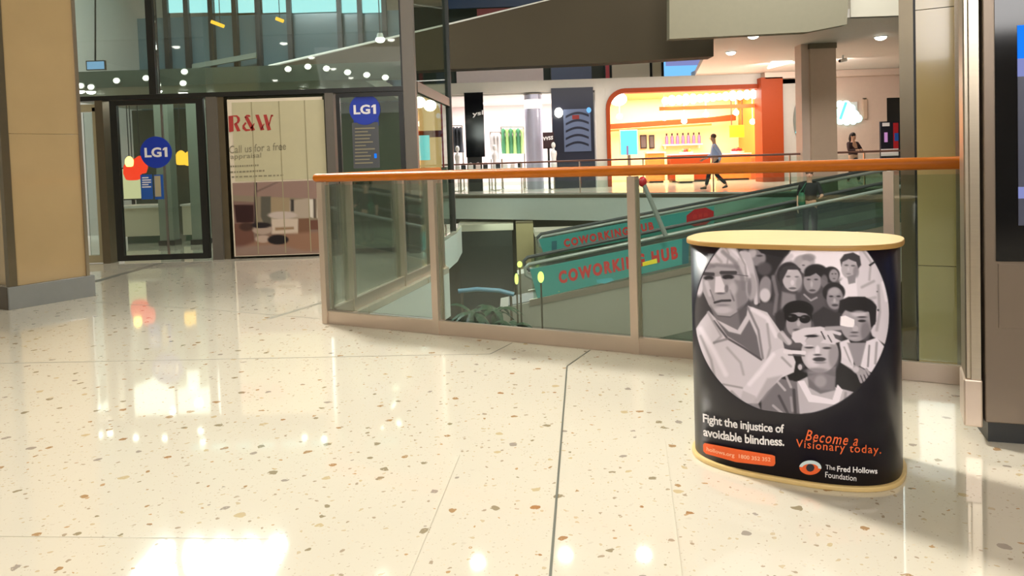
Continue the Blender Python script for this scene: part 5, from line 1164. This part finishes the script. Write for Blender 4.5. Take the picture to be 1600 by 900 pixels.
    m_ = MB(); hc = lerp(h1, h2, .75)-fwd*.025+Vector((0,0,.03)); m_.ball(q(hc), (.093,.10,.085), 16, 10)
    if long_hair: m_.tube([q(hc-fwd*.03), q(hc-fwd*.07+Vector((0,0,-.14))), q(hc-fwd*.08+Vector((0,0,-.30)))], [.085,.085,.04], 12)
    m_.v = [v+Vector(base) for v in m_.v]; m_.build('hair', hair, t_)
    sdv = fwd.cross(Vector((0,0,1))).normalized(); fc = lerp(h1, h2, .35)
    def bit(nm_, c_, r_, mt_):
        b_ = MB().ball(q(c_), r_, 8, 6); b_.v = [v+Vector(base) for v in b_.v]; b_.build(nm_, mt_, t_)
    bit('nose', fc+fwd*.098+Vector((0,0,-.012)), (.014,.016,.02), 'skin')
    for sg in (-1,1): bit('ear', fc+sdv*sg*.088, (.012,.02,.03), 'skin'); bit('eye', fc+fwd*.088+sdv*sg*.032+Vector((0,0,.02)), (.012,.008,.008), 'hair')
    m_ = MB(); m_.ball(q(fc+fwd*.088+Vector((0,0,-.048))), (.024,.008,.007), 8, 6); m_.v = [v+Vector(base) for v in m_.v]; m_.build('mouth', 'logored', t_)
    return t_
stand = dict(pelvis=(0,0,.93), chest=(0,.0,1.27), neck=(0,.01,1.46), head0=(0,.02,1.53), head1=(0,.03,1.60), head2=(0,.02,1.67),
  sh_l=(-.19,0,1.38), sh_r=(.19,0,1.38), el_l=(-.25,-.03,1.10), el_r=(.25,-.03,1.10), wr_l=(-.25,.06,.86), wr_r=(.25,.06,.86),
  hip_l=(-.09,0,.88), hip_r=(.09,0,.88), kn_l=(-.10,.02,.48), kn_r=(.10,.02,.48), an_l=(-.10,-.02,.085), an_r=(.10,-.02,.085), to_l=(-.12,.13,.035), to_r=(.12,.13,.035))
walk = dict(stand); walk.update(kn_l=(-.09,.20,.50), an_l=(-.09,.30,.10), to_l=(-.10,.45,.05), kn_r=(.09,-.04,.47), an_r=(.09,-.36,.14), to_r=(.09,-.24,.04), el_l=(-.24,-.16,1.12), wr_l=(-.22,-.12,.88), el_r=(.24,.08,1.10), wr_r=(.2,.30,.98), head1=(0,.05,1.60), head2=(0,.05,1.67))
pb_ = fl(1118,296)
person((pb_.x, pb_.y, 0), math.radians(80), 'walking person in light blue shirt and dark trousers before the orange shop', 'shirtblue', 'trous', 'hairbrown', walk, 'shoe', Hh=1.76)
p2_ = dp(1333,250,25.3)
q2 = dict(stand); q2.update(el_l=(-.27,.10,1.14), wr_l=(-.10,.27,1.16), el_r=(.27,.10,1.14), wr_r=(.10,.27,1.16), kn_l=(-.10,.14,.5), an_l=(-.1,.12,.1), to_l=(-.1,.26,.035), an_r=(.1,-.16,.1), to_r=(.1,-.02,.035))
person((p2_.x, 25.3, 0), math.radians(200), 'person with long dark hair and dark red top on the far walkway', 'cdark', 'cblack', 'hair', q2, 'shoew', True, Hh=1.66)
p3_ = dp(1265,300,18.65); zf = p3_.z-1.5
q3 = dict(stand); q3.update(el_l=(-.27,.12,1.12), wr_l=(-.24,.36,1.10), el_r=(.25,-.10,1.10), wr_r=(.27,.0,.86))
A1 = dp(832,412,18); B1 = dp(1385,296,18); zwalk = A1.z+(B1.z-A1.z)*(p3_.x-A1.x)/(B1.x-A1.x)-.98
p3 = person((p3_.x, 18.65, zwalk), math.radians(160), 'person in black with a green bag riding the nearer travelator', 'cblack', 'cblack', 'hairbrown', q3, 'shoe', False, Hh=1.74, sleeves=False)
bg = thing('shoulder_bag', (p3_.x-.24, 18.50, zwalk+.9), 'dark green shoulder bag carried by the person on the travelator', 'bag')
c = Vector((p3_.x-.26, 18.48, zwalk+1.05))
MB().tube([c+Vector((0,0,-.2)), c+Vector((0,0,-.1)), c+Vector((0,0,.12)), c+Vector((0,0,.17))], [.08,.13,.12,.06], 14, sy=.6).build('pouch', 'cgreen', bg); MB().tube([c+Vector((-.05,.02,.15)), Vector((p3_.x-.1,18.6,zwalk+1.45)), c+Vector((.08,.06,.15))], .012, 6).build('strap', 'cgreen', bg)
